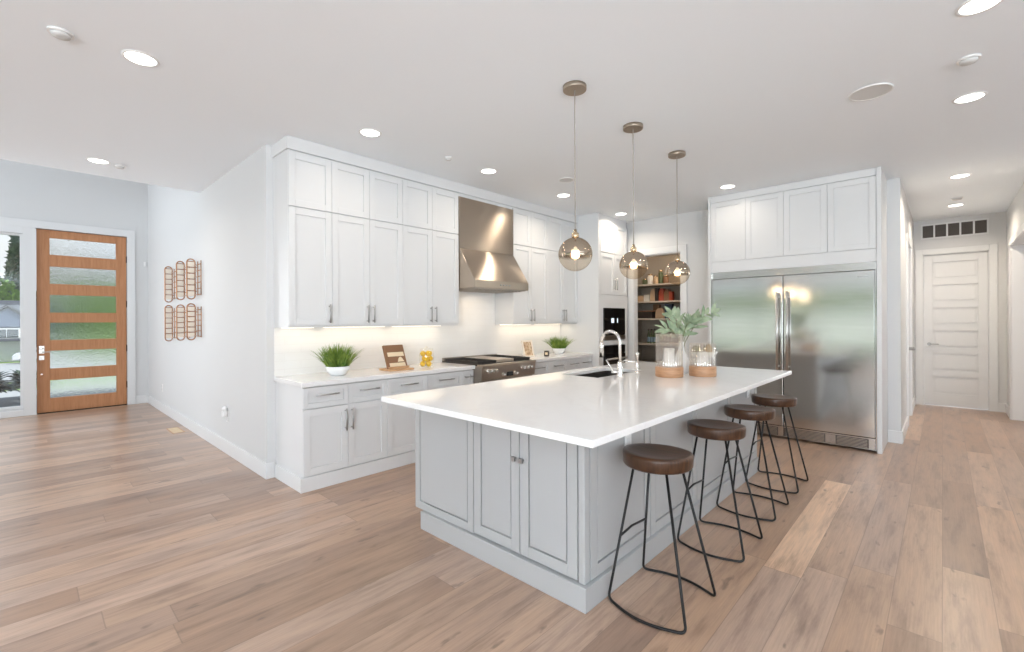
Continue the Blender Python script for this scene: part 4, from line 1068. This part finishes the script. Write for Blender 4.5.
part(pr, 'flesh', MB().lathe([(.003, 0), (.03, .006), (.040, .03), (.034, .055), (.020, .075), (.015, .088), (.004, .094)], (bx_ + .058, by_ - .02, ZI + .155), 20), mat('pear_skin', (.45, .28, .06), .5))
part(pr, 'stalk', MB().tube([(bx_ + .058, by_ - .02, ZI + .247), (bx_ + .063, by_ - .022, ZI + .27)], .002, 6), 'bark')

# ------------------------------------------------------------------ left wall: wire racks, outlets, register
def rack(x, z0, z1, label):
    t = thing('wall_rack', label, 'wall decoration', (x, YL - .005, z0), 'copper wall racks'); ya, yb = YL - .105, YL - .02
    r_ = .008; pts = []
    rr = (yb - ya) / 2; yc = (ya + yb) / 2
    for k in range(9): a = PI * k / 8; pts.append((x, yc + rr * math.cos(a), z1 - rr + rr * math.sin(a)))
    for k in range(9): a = PI + PI * k / 8; pts.append((x, yc + rr * math.cos(a), z0 + rr + rr * math.sin(a)))
    part(t, 'frame', MB().tube(pts, r_, 8, True), 'copper')
    n_ = 6; H_ = z1 - z0; rg = MB()
    for k in range(n_):
        a, b = z0 + .03 + (H_ - .06) * k / n_, z0 + .03 + (H_ - .06) * (k + 1) / n_
        part(t, 'slat', MB().box(x - .004, x + .004, ya + .006, yb - .006, a + .008, b - .008), 'cream', .003)
        rg.tube([(x, ya + .002, b), (x, yb - .002, b)], .006, 6)
        rg.tube([(x, yb - .01, a + .02), (x + .30, yb - .01, a + .02)], .005, 6)
    part(t, 'rung', rg, 'copper')
    bk_ = MB()
    for q in (.15, .30): bk_.tube([(x + q, yb - .003, z0 + .04), (x + q, yb - .003, z1 - .04)], .006, 6)
    bk_.tube([(x, yb, z1 - .1), (x, YL, z1 - .1)], .006, 6); bk_.tube([(x, yb, z0 + .1), (x, YL, z0 + .1)], .006, 6)
    part(t, 'wall_rod', bk_, 'copper')
for x, a, b, a2, b2, nm in ((-8.14, 1.70, 2.21, 1.14, 1.65, 'left'), (-7.41, 1.71, 2.22, 1.17, 1.64, 'middle'), (-6.85, 1.70, 2.20, 1.19, 1.64, 'right')):
    rack(x, a, b, 'upper %s copper rack with cream slats on the entry wall' % nm); rack(x, a2, b2, 'lower %s copper rack with cream slats on the entry wall' % nm)
def wall_outlet(x, z, label):
    t = thing('power_outlet', label, 'outlet', (x, YL - .003, z))
    part(t, 'cover_plate', MB().box(x - .036, x + .036, YL - .006, YL - .0005, z, z + .115), 'plastic', .002)
    part(t, 'socket', MB().box(x - .016, x + .016, YL - .009, YL - .006, z + .015, z + .05).box(x - .016, x + .016, YL - .009, YL - .006, z + .065, z + .1), 'white_ceramic')
wall_outlet(-8.95, .32, 'white outlet low on the left wall near the front door')
wall_outlet(-5.60, .34, 'white outlet low on the left wall near the cabinets')
solo('night_light', MB().box(-5.63, -5.57, YL - .05, YL - .009, .40, .46).lathe([(.022, 0), (.026, .03), (.01, .05)], (-5.60, YL - .03, .46), 14), 'plastic', 'small white plug-in night light on the left wall', 'night light', None, .003)
solo('door_sensor', MB().box(XE + .0005, XE + .02, 1.44, 1.47, 2.38, 2.46), 'plastic', 'small white alarm sensor on the wall right of the front door', 'sensor', None, .003)
fv = thing('floor_vent', 'pale floor register beside the left wall', 'vent', (-7.3, 1.36, 0))
fm = MB(); fm.box(-7.5, -7.1, 1.29, 1.30, 0, .004).box(-7.5, -7.1, 1.41, 1.42, 0, .004).box(-7.5, -7.49, 1.30, 1.41, 0, .004).box(-7.11, -7.1, 1.30, 1.41, 0, .004)
part(fv, 'frame', fm, 'board_wood'); sl = MB()
for k in range(12): sl.box(-7.485 + k * .031, -7.472 + k * .031, 1.30, 1.41, 0, .003)
part(fv, 'slats', sl, 'page')

# ------------------------------------------------------------------ outdoors, street side
struct('ground_porch', MB().box(-13.2, XE - .151, -6, 8, -.12, -.03), 'porch', 'porch slab outside the front door, coloured dark for shade', None, 0, 'porch')
gm = MB()
def strip(x0, z0, x1, z1, mt, name):
    struct(name, MB()._add([(x0, -60, z0), (x1, -60, z1), (x1, 60, z1), (x0, 60, z0)], [(0, 1, 2, 3)]), mt)
strip(-13.2, -.12, -19, -.5, 'concrete', 'ground_path'); strip(-19, -.5, -30, -1.25, 'lawn', 'ground_lawn'); strip(-30, -1.25, -62, -2.3, 'concrete', 'ground_street'); strip(-62, -2.3, -200, -2.3, 'lawn', 'ground_far_lawn')
random.seed(5)
def foliage(n, fn, sz):
    g = MB()
    for _ in range(n):
        p = Vector(fn()); d = Vector([random.gauss(0, 1) for _ in range(3)]).normalized(); q = d.orthogonal().normalized(); s1 = sz * random.uniform(.6, 1.3)
        g._add([p - d * s1, p + q * s1 * .5, p + d * s1, p - q * s1 * .5], [(0, 1, 2, 3)])
    return g
def tree(loc, h_, rw, mt, label, cone):
    t = thing('tree', label, 'tree', loc, 'trees across the street'); x, y, z = loc
    part(t, 'trunk', MB().tube([(x, y, z), (x + .1, y, z + h_ * .5), (x, y, z + h_ * .9)], [.3, .2, .06], 10), 'bark')
    def cone_pt():
        u = random.random() ** 1.3; a = random.uniform(0, 2 * PI); r_ = rw * (1 - u) * random.uniform(.5, 1); return (x + r_ * math.cos(a), y + r_ * math.sin(a), z + h_ * (.12 + .88 * u))
    blobs = [(random.uniform(-.6, .6) * rw, random.uniform(-.6, .6) * rw, h_ * random.uniform(.35, .85), rw * random.uniform(.35, .6)) for _ in range(14)]
    def blob_pt():
        b = random.choice(blobs); d = Vector([random.gauss(0, 1) for _ in range(3)]).normalized() * b[3] * random.uniform(.7, 1); return (x + b[0] + d.x, y + b[1] + d.y, z + b[2] + d.z)
    part(t, 'crown', foliage(2600, cone_pt if cone else blob_pt, h_ * .035), mt)
tree((-88, -3.6, -2.3), 17, 2.4, 'tree_dark', 'tall dark conifer at the far left of the sidelight view', True)
tree((-94, -0.4, -2.3), 18, 2.4, 'tree_dark', 'dark conifer behind the house, seen in the sidelight', True)
tree((-88, 4.0, -2.3), 15, 2.6, 'tree_dark', 'dark conifer blurred by the left of the door glass', True)
tree((-94, 8.2, -2.3), 16, 2.8, 'tree_dark', 'dark conifer blurred by the middle of the door glass', True)
tree((-88, 12.0, -2.3), 15, 2.8, 'tree_dark', 'dark conifer blurred by the right of the door glass', True)
tree((-80, -2.6, -2.3), 9.4, 3.0, 'tree_light', 'bright green leafy tree beside the blue house', False)
tree((-80, 3.8, -2.3), 9.6, 3.2, 'tree_light', 'bright green leafy tree behind the right end of the house', False)
tree((-58, 5.9, -2.2), 7.2, 2.8, 'tree_light', 'bright green leafy tree blurred by the middle of the door glass', False)
tree((-70, 10.2, -2.2), 8.0, 3.0, 'tree_light', 'bright green leafy tree blurred by the right of the door glass', False)
hs = thing('house', 'blue grey house with a shingle roof across the street', 'house', (-66, -1.0, -2.3))
part(hs, 'wall', MB().box(-72, -64, -8, 1.6, -2.3, 1.1), 'siding')
part(hs, 'roof', MB().prism([(-73, 1.0), (-63.4, 1.0), (-68, 3.6)], 'y', -8.5, 2.1), 'roof')
part(hs, 'gable', MB().prism([(-3.2, 1.0), (1.2, 1.0), (-1.0, 2.7)], 'x', -64.6, -63.3), 'siding')
part(hs, 'gable_roof', MB().prism([(-3.6, .9), (-1.0, 2.95), (1.6, .9), (1.6, 1.05), (-1.0, 3.15), (-3.6, 1.05)], 'x', -67, -63.0), 'roof')
wd = part(hs, 'window', MB().box(-63.29, -63.2, -1.9, -.2, -.1, .85), 'trim'); part(wd, 'pane', MB().box(-63.2, -63.15, -1.8, -1.08, 0, .75).box(-63.2, -63.15, -1.02, -.3, 0, .75), 'window_dark')
part(hs, 'garage_door', MB().box(-63.99, -63.9, -2.6, .4, -2.3, -.3), 'trim'); part(hs, 'eave_roof', MB().prism([(-64, -.15), (-62.7, -.35), (-62.7, -.25), (-64, .1)], 'y', -3.4, 1.6), 'roof')
def car(loc, label):
    x, y, z = loc; t = thing('car', label, 'car', loc); L_ = 4.4
    side = [(-2.2, .35), (-2.15, .75), (-1.9, .95), (-1.2, 1.0), (-.6, 1.42), (.7, 1.45), (1.4, 1.02), (2.1, .92), (2.2, .4)]
    part(t, 'body', MB().prism([(y + a, z + b) for a, b in side], 'x', x - .88, x + .88), 'car_paint', .08)
    part(t, 'window', MB().prism([(y + a, z + b) for a, b in ((-1.0, 1.0), (-.52, 1.36), (.64, 1.38), (1.2, 1.02))], 'x', x + .86, x + .895), 'window_dark')
    for a in (-1.4, 1.4):
        for s in (-1, 1): part(t, 'wheel', MB().tube([(x + s * .7, y + a, z + .32), (x + s * .9, y + a, z + .32)], .32, 20), 'tyre')
car((-58.5, 1.5, -2.2), 'silver car parked in front of the blue house')
def shrub(loc, r_, h_, n, mt, label):
    t = thing('shrub', label, 'shrub', loc); x, y, z = loc
    part(t, 'stem', MB().tube([(x, y, z), (x, y, z + h_ * .6)], .02, 6), 'bark'); g = MB()
    for k in range(n):
        a = random.uniform(0, 2 * PI); e_ = random.uniform(.0, 1.2); d = Vector((math.cos(a) * math.cos(e_), math.sin(a) * math.cos(e_), math.sin(e_)))
        p = Vector((x, y, z + h_ * .45)) + Vector((d.x * r_ * .55, d.y * r_ * .55, d.z * h_ * .4)) * random.random()
        g.leaf(p, d, (random.uniform(-.3, .3), random.uniform(-.3, .3), 1), r_ * random.uniform(.4, .6), r_ * .13, .4)
    part(t, 'leaves', g, mt)
shrub((-11.9, -.42, -.03), .42, .62, 110, 'hosta', 'dark leafy shrub just outside the sidelight')
shrub((-12.6, .05, -.03), .40, .55, 90, 'hosta', 'second dark leafy shrub on the porch behind the first')
# yard behind the camera, mirrored in the refrigerators
struct('ground_patio', MB().box(-14, 12, -11, -5.2, -.12, -.02), 'concrete'); struct('ground_yard', MB().box(-60, 60, -60, -11, -.14, -.05), 'lawn')
struct('wall_garden', MB().box(-30, 14, -15.2, -15, -.05, 1.75), 'trim')
M['hedge_leaf'] = leaf('hedge_leaves', (0.15, 0.21, 0.10), (0.26, 0.33, 0.18))
tag(build('hedge', MB().box(-40, 20, -18.5, -16.2, -.05, 3.0), 'hedge_leaf'), 'clipped green hedge behind the white garden wall in the back yard', 'hedge')
